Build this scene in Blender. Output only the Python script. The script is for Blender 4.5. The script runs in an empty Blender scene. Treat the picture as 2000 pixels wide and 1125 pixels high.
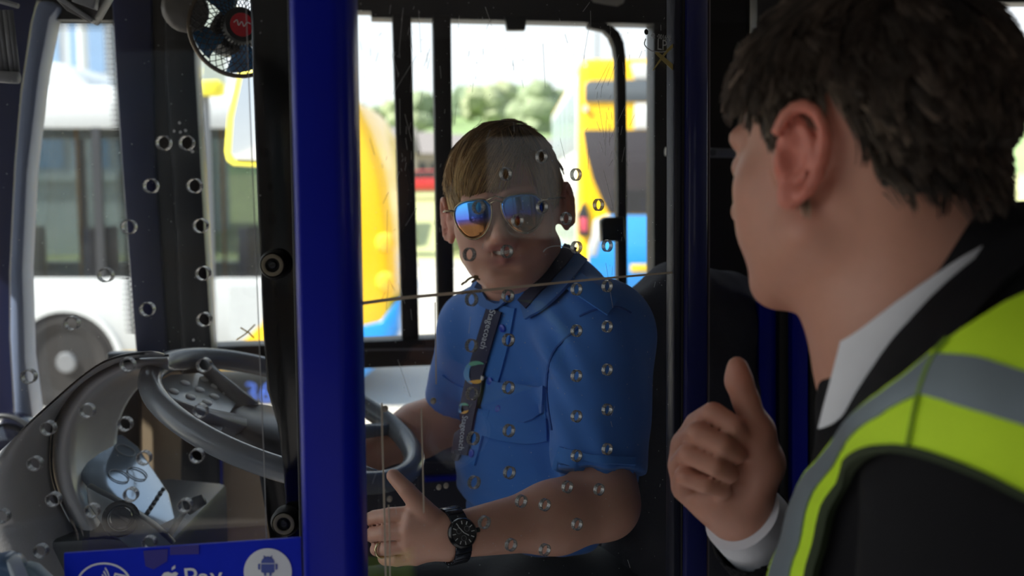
import bpy, bmesh, math, random
import numpy as np
from mathutils import Vector, Matrix, noise
from mathutils.bvhtree import BVHTree

random.seed(7); rng = np.random.default_rng(7)
S = bpy.context.scene
COL = S.collection

# ------------------------------------------------------------------ camera, sky, sun, exposure
CAMZ = 2.4
TP = math.atan(197.5 / 2000.0)
C = np.array([0.0, 0.0, CAMZ])
FW = np.array([0, math.cos(TP), -math.sin(TP)]); UPV = np.array([0, math.sin(TP), math.cos(TP)]); RT = np.array([1.0, 0, 0])
cam = bpy.data.cameras.new('camera'); cam_o = bpy.data.objects.new('camera', cam); COL.objects.link(cam_o)
cam_o.location = C; cam_o.rotation_euler = (math.pi / 2 - TP, 0, 0)
cam.sensor_width = 36; cam.lens = 36; cam.clip_start = 0.02; cam.clip_end = 2000
cam.dof.use_dof = True; cam.dof.focus_distance = 1.22; cam.dof.aperture_fstop = 4.0
S.camera = cam_o

W = bpy.data.worlds.new('sky'); S.world = W; W.use_nodes = True
nt = W.node_tree; nt.nodes.clear()
wo = nt.nodes.new('ShaderNodeOutputWorld'); bg = nt.nodes.new('ShaderNodeBackground')
tc = nt.nodes.new('ShaderNodeTexCoord'); sx = nt.nodes.new('ShaderNodeSeparateXYZ'); rp = nt.nodes.new('ShaderNodeValToRGB')
nt.links.new(tc.outputs['Generated'], sx.inputs[0]); nt.links.new(sx.outputs['Z'], rp.inputs[0])
rp.color_ramp.elements[0].position = 0.0; rp.color_ramp.elements[0].color = (0.92, 0.955, 0.97, 1)
rp.color_ramp.elements[1].position = 0.95; rp.color_ramp.elements[1].color = (0.55, 0.72, 0.95, 1)
nt.links.new(rp.outputs[0], bg.inputs[0]); bg.inputs[1].default_value = 0.98
nt.links.new(bg.outputs[0], wo.inputs[0])
sun = bpy.data.lights.new('sun', 'SUN'); sun.energy = 8.5; sun.angle = 0.01; sun.color = (1.0, 0.95, 0.86)
sun_o = bpy.data.objects.new('sun', sun); COL.objects.link(sun_o)
_sd = Vector((0.80, 0.24, -0.85)).normalized()            # the way the sunlight travels
sun_o.rotation_euler = _sd.to_track_quat('-Z', 'Y').to_euler(); sun_o.location = (0, 0, 30)
S.view_settings.view_transform = 'Standard'; S.view_settings.look = 'None'
S.view_settings.exposure = 0.8; S.view_settings.gamma = 1.0; S.view_settings.use_curve_mapping = False
S.cycles.use_denoising = True; S.cycles.max_bounces = 8; S.cycles.transparent_max_bounces = 32
S.cycles.caustics_reflective = False; S.cycles.caustics_refractive = False; S.cycles.sample_clamp_indirect = 4.0

# ------------------------------------------------------------------ sight lines and planes
def ray(px, py):
    return RT * ((px - 1000.0) / 2000.0) + UPV * ((562.5 - py) / 2000.0) + FW
def P(px, py, Y):
    d = ray(px, py); return C + d * (Y / d[1])
def hit(px, py, p0, n):
    d = ray(px, py); return C + d * (np.dot(np.asarray(p0) - C, n) / np.dot(d, n))
def proj(v):
    v = np.asarray(v) - C; z = v @ FW
    return np.stack([1000 + 2000 * (v @ RT) / z, 562.5 - 2000 * (v @ UPV) / z], -1)
A8 = math.radians(8.0)
BA = np.array([math.cos(A8), math.sin(A8), 0]); BB = np.array([-math.sin(A8), math.cos(A8), 0]); UZ = np.array([0, 0, 1.0])
def Wp(px, py, b): return hit(px, py, BB * b, BB)          # a point on the bus side plane b metres across
def busp(a, b, z): return BA * a + BB * b + UZ * z

# ------------------------------------------------------------------ materials
def lin(r, g=None, b=None):
    if g is None: r, g, b = r
    f = lambda c: (c / 255 / 12.92) if c / 255 <= 0.04045 else ((c / 255 + 0.055) / 1.055) ** 2.4
    return (f(r), f(g), f(b), 1.0)
MATS = {}
def mat(name, col, rough=0.5, metal=0.0, var=0.08, scale=30.0, bump=0.0, bscale=200.0, spec=0.5, coat=0.0, sss=0.0, attr=None, sheen=0.0):
    if name in MATS: return MATS[name]
    m = bpy.data.materials.new(name); m.use_nodes = True; n = m.node_tree; L = n.links
    b = n.nodes['Principled BSDF']
    b.inputs['Roughness'].default_value = rough; b.inputs['Metallic'].default_value = metal
    b.inputs['Specular IOR Level'].default_value = spec; b.inputs['Coat Weight'].default_value = coat
    b.inputs['Coat Roughness'].default_value = 0.08
    if sheen: b.inputs['Sheen Weight'].default_value = sheen
    if sss:
        b.inputs['Subsurface Weight'].default_value = sss; b.inputs['Subsurface Radius'].default_value = (1, .35, .2); b.inputs['Subsurface Scale'].default_value = 0.006
    t = n.nodes.new('ShaderNodeTexCoord'); nz = n.nodes.new('ShaderNodeTexNoise'); nz.inputs['Scale'].default_value = scale; nz.inputs['Detail'].default_value = 4
    L.new(t.outputs['Object'], nz.inputs['Vector'])
    mr = n.nodes.new('ShaderNodeMapRange'); mr.inputs[3].default_value = 1 - var; mr.inputs[4].default_value = 1 + var
    L.new(nz.outputs['Fac'], mr.inputs[0])
    mx = n.nodes.new('ShaderNodeMix'); mx.data_type = 'RGBA'; mx.blend_type = 'MULTIPLY'; mx.inputs[0].default_value = 1
    if attr:
        at = n.nodes.new('ShaderNodeAttribute'); at.attribute_name = attr; L.new(at.outputs['Color'], mx.inputs[6])
    else: mx.inputs[6].default_value = col
    L.new(mr.outputs[0], mx.inputs[7]); L.new(mx.outputs[2], b.inputs['Base Color'])
    if bump:
        nb = n.nodes.new('ShaderNodeTexNoise'); nb.inputs['Scale'].default_value = bscale; nb.inputs['Detail'].default_value = 3
        L.new(t.outputs['Object'], nb.inputs['Vector'])
        bp = n.nodes.new('ShaderNodeBump'); bp.inputs['Strength'].default_value = bump; bp.inputs['Distance'].default_value = 0.002
        L.new(nb.outputs['Fac'], bp.inputs['Height']); L.new(bp.outputs[0], b.inputs['Normal'])
    MATS[name] = m; return m
def glass(name, tint=(.95, .96, .96, 1), base=0.045, dust=0.02, rough=0.0, dscale=60.0):
    if name in MATS: return MATS[name]
    m = bpy.data.materials.new(name); m.use_nodes = True; n = m.node_tree; L = n.links; n.nodes.clear()
    o = n.nodes.new('ShaderNodeOutputMaterial'); tr = n.nodes.new('ShaderNodeBsdfTransparent'); tr.inputs[0].default_value = tint
    gl = n.nodes.new('ShaderNodeBsdfGlossy'); gl.inputs['Roughness'].default_value = rough; gl.inputs[0].default_value = (1, 1, 1, 1)
    lw = n.nodes.new('ShaderNodeLayerWeight'); lw.inputs[0].default_value = 0.5
    pw = n.nodes.new('ShaderNodeMath'); pw.operation = 'POWER'; pw.inputs[1].default_value = 5
    ma = n.nodes.new('ShaderNodeMath'); ma.operation = 'MULTIPLY_ADD'; ma.inputs[1].default_value = 1 - base; ma.inputs[2].default_value = base
    L.new(lw.outputs['Facing'], pw.inputs[0]); L.new(pw.outputs[0], ma.inputs[0])
    mx = n.nodes.new('ShaderNodeMixShader'); L.new(ma.outputs[0], mx.inputs[0]); L.new(tr.outputs[0], mx.inputs[1]); L.new(gl.outputs[0], mx.inputs[2])
    df = n.nodes.new('ShaderNodeBsdfDiffuse'); df.inputs[0].default_value = (.7, .7, .68, 1)
    t = n.nodes.new('ShaderNodeTexCoord'); nz = n.nodes.new('ShaderNodeTexNoise'); nz.inputs['Scale'].default_value = dscale; nz.inputs['Detail'].default_value = 6
    L.new(t.outputs['Object'], nz.inputs['Vector'])
    mr = n.nodes.new('ShaderNodeMapRange'); mr.inputs[1].default_value = .35; mr.inputs[2].default_value = .75; mr.inputs[3].default_value = dust * .3; mr.inputs[4].default_value = dust
    L.new(nz.outputs['Fac'], mr.inputs[0])
    m2 = n.nodes.new('ShaderNodeMixShader'); L.new(mr.outputs[0], m2.inputs[0]); L.new(mx.outputs[0], m2.inputs[1]); L.new(df.outputs[0], m2.inputs[2])
    L.new(m2.outputs[0], o.inputs[0]); MATS[name] = m; return m

# ------------------------------------------------------------------ object helpers
def tag(o, label=None, cat=None, group=None, kind=None):
    if label: o['label'] = label
    if cat: o['category'] = cat
    if group: o['group'] = group
    if kind: o['kind'] = kind
    return o
def thing(name, label=None, cat=None, loc=(0, 0, 0), group=None, kind=None):
    o = bpy.data.objects.new(name, None); COL.objects.link(o); o.location = tuple(loc); o.empty_display_size = .05
    return tag(o, label, cat, group, kind)
def link(name, me, m=None, parent=None, smooth=False):
    o = bpy.data.objects.new(name, me); COL.objects.link(o)
    if m:
        for mm in (m if isinstance(m, (list, tuple)) else [m]): me.materials.append(mm)
    if smooth: me.polygons.foreach_set('use_smooth', np.ones(len(me.polygons), bool))
    if parent is not None:
        o.parent = parent
        o.matrix_parent_inverse = Matrix.Translation(-Vector(parent.location)) if parent.type == 'EMPTY' else Matrix()
    return o
def mesh_np(name, v, q, tris=None):
    v = np.asarray(v, np.float32); me = bpy.data.meshes.new(name)
    me.vertices.add(len(v)); me.vertices.foreach_set('co', v.ravel())
    q = np.asarray(q, np.int32).reshape(-1, 4); nq = len(q)
    t = np.zeros((0, 3), np.int32) if tris is None else np.asarray(tris, np.int32).reshape(-1, 3)
    me.loops.add(nq * 4 + len(t) * 3); me.loops.foreach_set('vertex_index', np.concatenate([q.ravel(), t.ravel()]))
    me.polygons.add(nq + len(t))
    me.polygons.foreach_set('loop_start', np.concatenate([np.arange(nq) * 4, nq * 4 + np.arange(len(t)) * 3]).astype(np.int32))
    me.update(calc_edges=True); me.validate(); return me
def colattr(me, c):
    a = me.color_attributes.new('Col', 'FLOAT_COLOR', 'POINT')
    c = np.asarray(c, np.float32); c = np.concatenate([c, np.ones((len(c), 1), np.float32)], 1) if c.shape[1] == 3 else c
    a.data.foreach_set('color', c.ravel())

class MB:
    """collects solid shapes into ONE mesh"""
    def __init__(s): s.v = []; s.f = []
    def add(s, vs, fs):
        b = len(s.v); s.v += [tuple(map(float, p)) for p in vs]; s.f += [tuple(b + i for i in f) for f in fs]; return s
    def box(s, c, u, v, w):                              # centre and three half-axis vectors
        c, u, v, w = map(np.asarray, (c, u, v, w)); vs = [c + a * u + b * v + d * w for a in (-1, 1) for b in (-1, 1) for d in (-1, 1)]
        return s.add(vs, [(0, 1, 3, 2), (4, 6, 7, 5), (0, 4, 5, 1), (2, 3, 7, 6), (0, 2, 6, 4), (1, 5, 7, 3)])
    def abox(s, lo, hi):
        lo = np.array(lo, float); hi = np.array(hi, float); h = (hi - lo) / 2
        return s.box((lo + hi) / 2, (h[0], 0, 0), (0, h[1], 0), (0, 0, h[2]))
    def prism(s, pts, ext):                              # polygon (3-D points) pushed along ext
        pts = [np.asarray(p, float) for p in pts]; n = len(pts); e = np.asarray(ext, float)
        s.add(pts + [p + e for p in pts], [tuple(range(n))[::-1], tuple(range(n, 2 * n))] + [(i, (i + 1) % n, n + (i + 1) % n, n + i) for i in range(n)]); return s
    def tube(s, pts, r, n=8, closed=False, caps=True, up=None):
        pts = [np.asarray(p, float) for p in pts]; m = len(pts); rs = r if hasattr(r, '__len__') else [r] * m; vs = []; prev = None
        for i in range(m):
            a = pts[(i - 1) % m] if (closed or i > 0) else pts[i]; b = pts[(i + 1) % m] if (closed or i < m - 1) else pts[i]
            t = (b - a) / (np.linalg.norm(b - a) + 1e-12)
            if prev is None: g = np.array([0, 0, 1.0]) if abs(t[2]) < .9 else np.array([1.0, 0, 0])
            else: g = prev
            x = g - t * np.dot(g, t); x /= np.linalg.norm(x) + 1e-12; prev = x; y = np.cross(t, x)
            for k in range(n):
                an = 2 * math.pi * k / n; vs.append(pts[i] + rs[i] * (math.cos(an) * x + math.sin(an) * y))
        fs = []
        for i in range(m if closed else m - 1):
            j = (i + 1) % m
            for k in range(n): fs.append((i * n + k, i * n + (k + 1) % n, j * n + (k + 1) % n, j * n + k))
        if caps and not closed: fs += [tuple(range(n))[::-1], tuple(range((m - 1) * n, m * n))]
        return s.add(vs, fs)
    def lathe(s, c, ax, prof, n=24, xa=None):            # prof: list of (radius, height along ax)
        c = np.asarray(c, float); ax = np.asarray(ax, float); ax = ax / np.linalg.norm(ax)
        g = np.array([0, 0, 1.0]) if abs(ax[2]) < .9 else np.array([1.0, 0, 0])
        if xa is not None: g = np.asarray(xa, float)
        x = g - ax * np.dot(g, ax); x /= np.linalg.norm(x); y = np.cross(ax, x); vs = []; fs = []
        for r, h in prof:
            for k in range(n):
                a = 2 * math.pi * k / n; vs.append(c + ax * h + r * (math.cos(a) * x + math.sin(a) * y))
        for i in range(len(prof) - 1):
            for k in range(n): fs.append((i * n + k, i * n + (k + 1) % n, (i + 1) * n + (k + 1) % n, (i + 1) * n + k))
        if prof[0][0] > 1e-6: fs.append(tuple(range(n))[::-1])
        if prof[-1][0] > 1e-6: fs.append(tuple(range((len(prof) - 1) * n, len(prof) * n)))
        return s.add(vs, fs)
    def ring(s, c, ax, r0, r1, h, n=24, xa=None):        # flat annulus with thickness
        s.lathe(c, ax, [(r0, 0), (r1, 0), (r1, h), (r0, h), (r0, 0)], n, xa)
        s.f = s.f[:-2]; return s
    def grid(s, pts, closed_u=False, thick=None):        # rows of points; thick = offset vectors rows
        R = len(pts); N = len(pts[0]); vs = [p for row in pts for p in row]; fs = []
        for i in range(R - 1):
            for k in range(N if closed_u else N - 1): fs.append((i * N + k, i * N + (k + 1) % N, (i + 1) * N + (k + 1) % N, (i + 1) * N + k))
        return s.add(vs, fs)
    def build(s, name, m=None, parent=None, smooth=False, bevel=0.0, seg=2, solid=0.0, sub=0, auto=None):
        me = bpy.data.meshes.new(name); me.from_pydata(s.v, [], s.f); me.update()
        bm = bmesh.new(); bm.from_mesh(me); bmesh.ops.remove_doubles(bm, verts=bm.verts, dist=1e-6)
        bmesh.ops.recalc_face_normals(bm, faces=bm.faces)
        if bevel: bmesh.ops.bevel(bm, geom=[e for e in bm.edges if len(e.link_faces) == 2 and e.calc_face_angle(0) > .5], offset=bevel, segments=seg, profile=.5, affect='EDGES', clamp_overlap=True)
        bm.to_mesh(me); bm.free()
        o = link(name, me, m, parent, smooth or bevel > 0)
        if solid: md = o.modifiers.new('solid', 'SOLIDIFY'); md.thickness = solid; md.offset = 0
        if sub: md = o.modifiers.new('sub', 'SUBSURF'); md.levels = sub; md.render_levels = sub
        if bevel and not smooth:
            try: me.set_sharp_from_angle(angle=math.radians(40))
            except Exception: pass
        elif smooth and auto:
            me.set_sharp_from_angle(angle=math.radians(auto))
        return o
def curve_pts(pts, n):
    """Catmull-Rom through the points, n samples"""
    pts = [np.asarray(p, float) for p in pts]; m = len(pts) - 1; out = []
    for q in np.linspace(0, m - 1e-9, n):
        i = int(q); t = q - i; p0 = pts[max(i - 1, 0)]; p1 = pts[i]; p2 = pts[min(i + 1, m)]; p3 = pts[min(i + 2, m)]
        out.append(.5 * ((2 * p1) + (-p0 + p2) * t + (2 * p0 - 5 * p1 + 4 * p2 - p3) * t * t + (-p0 + 3 * p1 - 3 * p2 + p3) * t ** 3))
    return out
def nrm(v): v = np.asarray(v, float); return v / np.linalg.norm(v)

def pane_curve(name, outline, holes, org, u, v, thick, m, parent):
    """flat sheet with real holes: outline/holes are 2-D loops in the (u, v) frame"""
    cu = bpy.data.curves.new(name, 'CURVE'); cu.dimensions = '2D'; cu.fill_mode = 'BOTH'; cu.extrude = thick / 2
    for loop in [outline] + holes:
        sp = cu.splines.new('POLY'); sp.points.add(len(loop) - 1); sp.use_cyclic_u = True
        for i, (a, b) in enumerate(loop): sp.points[i].co = (a, b, 0, 1)
    tmp = bpy.data.objects.new('tmp', cu); COL.objects.link(tmp)
    dg = bpy.context.evaluated_depsgraph_get(); me = bpy.data.meshes.new_from_object(tmp.evaluated_get(dg))
    bpy.data.objects.remove(tmp); bpy.data.curves.remove(cu)
    n = np.cross(u, v); co = np.zeros(len(me.vertices) * 3, np.float32); me.vertices.foreach_get('co', co); co = co.reshape(-1, 3)
    w = np.asarray(org) + co[:, :1] * u + co[:, 1:2] * v + co[:, 2:3] * n
    me.vertices.foreach_set('co', w.astype(np.float32).ravel()); me.materials.clear(); me.update(); me.name = name
    return link(name, me, m, parent)
_txt = {}
def text2d(body, bold=0.0):
    """flat lettering as (verts 2-D, faces), height of capitals about 0.7"""
    cu = bpy.data.curves.new('t', 'FONT'); cu.body = body; cu.align_x = 'LEFT'; cu.offset = bold; cu.resolution_u = 3
    tmp = bpy.data.objects.new('t', cu); COL.objects.link(tmp)
    dg = bpy.context.evaluated_depsgraph_get(); me = bpy.data.meshes.new_from_object(tmp.evaluated_get(dg))
    bpy.data.objects.remove(tmp); bpy.data.curves.remove(cu)
    v = np.array([tuple(x.co[:2]) for x in me.vertices]); f = [tuple(p.vertices) for p in me.polygons]; bpy.data.meshes.remove(me)
    return v, f
def lettering(name, body, org, ux, uy, size, m, parent, bold=0.0, lift=0.0006, center=False):
    v, f = text2d(body, bold); n = nrm(np.cross(ux, uy))
    if center: v = v - np.array([(v[:, 0].min() + v[:, 0].max()) / 2, 0])
    pts = [np.asarray(org) + ux * a * size + uy * b * size + n * lift for a, b in v]
    me = bpy.data.meshes.new(name); me.from_pydata([tuple(p) for p in pts], [], f); me.update()
    return link(name, me, m, parent)

# ------------------------------------------------------------------ distance fields -> smooth continuous bodies
class Field:
    def __init__(s, lo, hi, h):
        s.lo = np.array(lo, float); s.h = h; s.n = np.ceil((np.array(hi) - s.lo) / h).astype(int) + 1
        s.ax = [(s.lo[i] + h * np.arange(s.n[i])).astype(np.float32) for i in range(3)]; s.f = np.full(tuple(s.n), 1.0, np.float32)
    def op(s, fun, lo, hi, k=0.0, sub=False):
        pad = k + 4 * s.h; i0 = np.clip(((np.minimum(lo, hi) - pad - s.lo) / s.h).astype(int), 0, s.n); i1 = np.clip(((np.maximum(lo, hi) + pad - s.lo) / s.h).astype(int) + 2, 0, s.n)
        if np.any(i1 <= i0): return s
        sl = tuple(slice(a, b) for a, b in zip(i0, i1))
        X = s.ax[0][sl[0]][:, None, None]; Y = s.ax[1][sl[1]][None, :, None]; Z = s.ax[2][sl[2]][None, None, :]
        d = fun(X, Y, Z).astype(np.float32); a = s.f[sl]
        if sub: r = np.maximum(a, -d) if k <= 0 else -s._smin(-a, d, k)
        else: r = np.minimum(a, d) if k <= 0 else s._smin(a, d, k)
        s.f[sl] = r; return s
    @staticmethod
    def _smin(a, b, k):
        h = np.maximum(k - np.abs(a - b), 0) / k; return np.minimum(a, b) - h * h * k * .25
    def cap(s, a, b, ra, rb=None, k=0.01, sub=False, cut=None):
        a = np.asarray(a, float); b = np.asarray(b, float); rb = ra if rb is None else rb; R = max(ra, rb); ab = b - a; L2 = float(ab @ ab) + 1e-12
        def fun(X, Y, Z):
            x = X - a[0]; y = Y - a[1]; z = Z - a[2]; t = np.clip((x * ab[0] + y * ab[1] + z * ab[2]) / L2, 0, 1)
            d = np.sqrt((x - t * ab[0]) ** 2 + (y - t * ab[1]) ** 2 + (z - t * ab[2]) ** 2) - (ra + (rb - ra) * t)
            for (p, n) in (cut or []):                    # keep the side opposite to n
                d = np.maximum(d, (X - p[0]) * n[0] + (Y - p[1]) * n[1] + (Z - p[2]) * n[2])
            return d
        return s.op(fun, np.minimum(a, b) - R, np.maximum(a, b) + R, k, sub)
    def chain(s, pts, rs, k=0.006):
        for i in range(len(pts) - 1): s.cap(pts[i], pts[i + 1], rs[i], rs[i + 1], k)
        return s
    def ell(s, c, r, R=None, k=0.01, sub=False, cut=None):
        c = np.asarray(c, float); r = np.asarray(r, float); R = np.eye(3) if R is None else np.asarray(R)   # rows = axes
        e = np.sqrt(((R * r[:, None]) ** 2).sum(0))
        def fun(X, Y, Z):
            x = X - c[0]; y = Y - c[1]; z = Z - c[2]; k0 = 0; k1 = 0
            for i in range(3):
                q = (x * R[i, 0] + y * R[i, 1] + z * R[i, 2]) / r[i]; k0 = k0 + q * q; k1 = k1 + (q / r[i]) ** 2
            k0 = np.sqrt(k0); d = k0 * (k0 - 1) / (np.sqrt(k1) + 1e-9)
            for (p, n) in (cut or []): d = np.maximum(d, (X - p[0]) * n[0] + (Y - p[1]) * n[1] + (Z - p[2]) * n[2])
            return d
        return s.op(fun, c - e, c + e, k, sub)
    def mesh(s, smooth=1):
        f = s.f; f = f.copy(); f[0] = f[-1] = 1; f[:, 0] = f[:, -1] = 1; f[:, :, 0] = f[:, :, -1] = 1
        ng = f < 0; nx, ny, nz = f.shape
        cnt = np.zeros((nx - 1, ny - 1, nz - 1), np.int8)
        for dx in (0, 1):
            for dy in (0, 1):
                for dz in (0, 1): cnt += ng[dx:nx - 1 + dx, dy:ny - 1 + dy, dz:nz - 1 + dz]
        ii = np.argwhere((cnt > 0) & (cnt < 8)); idx = np.full(cnt.shape, -1, np.int32); idx[ii[:, 0], ii[:, 1], ii[:, 2]] = np.arange(len(ii))
        cor = np.array([(x, y, z) for x in (0, 1) for y in (0, 1) for z in (0, 1)])
        val = np.stack([f[ii[:, 0] + c[0], ii[:, 1] + c[1], ii[:, 2] + c[2]] for c in cor], 1)
        acc = np.zeros((len(ii), 3)); num = np.zeros(len(ii))
        for a in range(8):
            for b in range(a + 1, 8):
                if np.abs(cor[a] - cor[b]).sum() != 1: continue
                va = val[:, a]; vb = val[:, b]; m = (va < 0) != (vb < 0); t = np.where(m, va / np.where(m, va - vb, 1), 0)
                acc += m[:, None] * (cor[a] + t[:, None] * (cor[b] - cor[a])); num += m
        v = s.lo + s.h * (ii + acc / num[:, None]); q = []
        for ax in range(3):
            sl0 = [slice(1, None)] * 3; sl0[ax] = slice(0, -1); sl1 = [slice(1, None)] * 3; sl1[ax] = slice(1, None)
            a = ng[tuple(sl0)]; b = ng[tuple(sl1)]; e = np.argwhere(a != b); sg = a[e[:, 0], e[:, 1], e[:, 2]]
            o1 = [(ax + 1) % 3, (ax + 2) % 3]; base = e.copy()
            for o_ in o1: base[:, o_] += 1
            def cell(du, dv):
                c = base.copy(); c[:, o1[0]] -= du; c[:, o1[1]] -= dv; return idx[c[:, 0], c[:, 1], c[:, 2]]
            qq = np.stack([cell(1, 1), cell(0, 1), cell(0, 0), cell(1, 0)], 1); qq[~sg] = qq[~sg][:, ::-1]; q.append(qq)
        q = np.concatenate(q); q = q[(q >= 0).all(1)]
        for _ in range(smooth):
            sm = np.zeros_like(v); c = np.zeros(len(v))
            for k in range(4):
                a = q[:, k]; b = q[:, (k + 1) % 4]; np.add.at(sm, a, v[b]); np.add.at(sm, b, v[a]); np.add.at(c, a, 1); np.add.at(c, b, 1)
            v = v * .5 + .5 * sm / np.maximum(c, 1)[:, None]
        return v, q
def vnormals(v, q):
    n = np.cross(v[q[:, 2]] - v[q[:, 0]], v[q[:, 3]] - v[q[:, 1]]); o = np.zeros_like(v)
    for k in range(4): np.add.at(o, q[:, k], n)
    return o / (np.linalg.norm(o, axis=1, keepdims=True) + 1e-12)
def bvh_of(v, q): return BVHTree.FromPolygons([tuple(p) for p in v.tolist()], [tuple(p) for p in q.tolist()])
def drop(bvh, px, py, off=0.0):
    """where a sight line meets a surface, lifted off it along its normal"""
    d = Vector(ray(px, py)); d.normalize(); h = bvh.ray_cast(Vector(C), d)
    if h[0] is None:
        best = None
        for t in np.linspace(.4, 2.2, 60):
            r = bvh.find_nearest(Vector(C) + d * float(t))
            if r[0] is not None and (best is None or r[3] < best[3]): best = r
        h = best
    n = h[1]
    if n.dot(d) > 0: n = -n
    return np.array(h[0] + n * off), np.array(n)
def drape(bvh, rows, off, thick):
    """cloth patch: rows of pixel points dropped on a surface, with its own thickness"""
    top = []; bot = []
    for r in rows:
        a = [drop(bvh, x, y) for x, y in r]; top.append([p + n * (off + thick) for p, n in a]); bot.append([p + n * (off - .001) for p, n in a])
    mb = MB(); R = len(rows); N = len(rows[0]); mb.v = [tuple(p) for r in top for p in r] + [tuple(p) for r in bot for p in r]; B = R * N
    for i in range(R - 1):
        for k in range(N - 1):
            a, b, c, d = i * N + k, i * N + k + 1, (i + 1) * N + k + 1, (i + 1) * N + k; mb.f += [(a, b, c, d), (B + d, B + c, B + b, B + a)]
    for k in range(N - 1): mb.f += [(k, B + k, B + k + 1, k + 1), ((R - 1) * N + k, (R - 1) * N + k + 1, B + (R - 1) * N + k + 1, B + (R - 1) * N + k)]
    for i in range(R - 1): mb.f += [(i * N, (i + 1) * N, B + (i + 1) * N, B + i * N), (i * N + N - 1, B + i * N + N - 1, B + (i + 1) * N + N - 1, (i + 1) * N + N - 1)]
    return mb
def strip_rows(pts, width, n, m=4):
    c = curve_pts(pts, n); rows = []
    for i in range(n):
        t = nrm(c[min(i + 1, n - 1)] - c[max(i - 1, 0)]); nn = np.array([-t[1], t[0]]); w = width(i / (n - 1)) if callable(width) else width
        rows.append([c[i] + nn * w * (k / (m - 1) - .5) for k in range(m)])
    return rows
def loft_rows(a, b, n, m):
    ca = curve_pts(a, n); cb = curve_pts(b, n); return [[ca[i] + (cb[i] - ca[i]) * k / (m - 1) for k in range(m)] for i in range(n)]

# ------------------------------------------------------------------ shared materials
M_black = mat('black_paint', lin(11, 10, 11), .35, var=.2)
M_rubber = mat('black_rubber', lin(12, 11, 11), .6)
M_dark = mat('dark_trim', lin(22, 20, 19), .55, bump=.2)
M_brown = mat('brown_black_frame', lin(28, 23, 20), .5, var=.2)
M_navy = mat('navy_panel', lin(18, 26, 66), .4)
M_blue = mat('blue_paint', lin(0, 18, 150), .38, spec=.2, coat=.05, var=.05)
M_greypillar = mat('grey_blue_trim', lin(112, 124, 150), .45)
M_beige = mat('beige_panel', lin(196, 174, 146), .6)
M_grey = mat('grey_plastic', lin(120, 122, 126), .38, bump=.1)
M_darkgrey = mat('dark_grey_plastic', lin(52, 54, 58), .4)
M_white = mat('white_paint', lin(206, 209, 210), .3, coat=.3, var=.03)
M_yellow = mat('bus_yellow', lin(250, 196, 20), .3, coat=.3, var=.04)
M_byellow = mat('mirror_yellow', lin(246, 232, 70), .4)
M_busblue = mat('bus_blue', lin(40, 140, 222), .3, coat=.3)
M_glassW = glass('window_glass', (.97, .98, .98, 1), .04, .01)
M_glassP = glass('polycarbonate_sheet', (.96, .965, .965, 1), .038, .006, dscale=90)
M_busglass = glass('tinted_bus_glass', (.62, .66, .66, 1), .06, .03, dscale=3)
M_steel = mat('brushed_steel', lin(170, 172, 175), .3, metal=1)
M_tyre = mat('tyre_rubber', lin(38, 36, 36), .8)
M_asphalt = mat('pale_tarmac', lin(178, 172, 162), .9, var=.12, scale=1.2, bump=.3, bscale=60)

# ------------------------------------------------------------------ the bus we stand in
def struct(o): o['kind'] = 'structure'; return o
def plate(name, poly, b, t, m, parent=None, bev=0.0):
    return MB().prism([Wp(x, y, b) for x, y in poly], BB * t).build(name, m, parent, bevel=bev)
# shell: floor, ceiling, walls
mb = MB().prism([busp(-1.25, -.42, .85), busp(2.6, -.42, .85), busp(2.6, 2.2, .85), busp(-1.25, 2.2, .85)], (0, 0, -.08)); struct(mb.build('floor', mat('grey_vinyl_floor', lin(104, 104, 108), .6, bump=.2, bscale=400)))
mb = MB().prism([busp(-1.3, -.45, 2.92), busp(2.6, -.45, 2.92), busp(2.6, 2.25, 2.92), busp(-1.3, 2.25, 2.92)], (0, 0, .08)); struct(mb.build('ceiling', mat('ceiling_panel', lin(150, 150, 150), .6)))
w = struct(thing('wall_rear', loc=busp(2.6, .9, .85)))
def rear(name, b0, b1, z0, z1, m, t=.06): MB().prism([busp(2.6, b0, z0), busp(2.6, b1, z0), busp(2.6, b1, z1), busp(2.6, b0, z1)], BA * t).build(name, m, w)
rear('side_panel', -.45, .22, .8, 3.0, M_darkgrey); rear('side_panel', .50, 2.25, .8, 3.0, M_darkgrey); rear('lower_panel', .22, .50, .8, 2.22, M_darkgrey); rear('header', .22, .50, 2.77, 3.0, M_darkgrey)
rear('added_reflection_bar', .22, .50, 2.575, 2.64, M_black); rear('added_reflection_pane', .22, .50, 2.22, 2.77, glass('reflection_pane_tint', (.44, .44, .44, 1), .05, .04, dscale=3), .006)  # unseen opening, bar and pane added to reflect a rectangle in the door pane
w = struct(thing('wall_nearside', loc=busp(1.6, -.42, .85)))
MB().prism([busp(.4, -.45, .3), busp(2.6, -.45, .3), busp(2.6, -.45, 1.6), busp(.4, -.45, 1.6)], BB * .05).build('lower_panel', M_navy, w)
MB().prism([busp(-1.3, -.45, 2.72), busp(2.6, -.45, 2.72), busp(2.6, -.45, 2.95), busp(-1.3, -.45, 2.95)], BB * .05).build('cant_rail', M_dark, w)
for a in (.4, 1.5, 2.52): MB().prism([busp(a, -.45, 1.6), busp(a + .08, -.45, 1.6), busp(a + .08, -.45, 2.72), busp(a, -.45, 2.72)], BB * .05).build('window_post', M_black, w)
MB().prism([busp(-1.3, -.45, .3), busp(-1.2, -.45, .3), busp(-1.2, -.45, 2.72), busp(-1.3, -.45, 2.72)], BB * .06).build('door_post', M_black, w)
w = struct(thing('wall_front', loc=busp(-1.25, .9, .85)))
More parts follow.
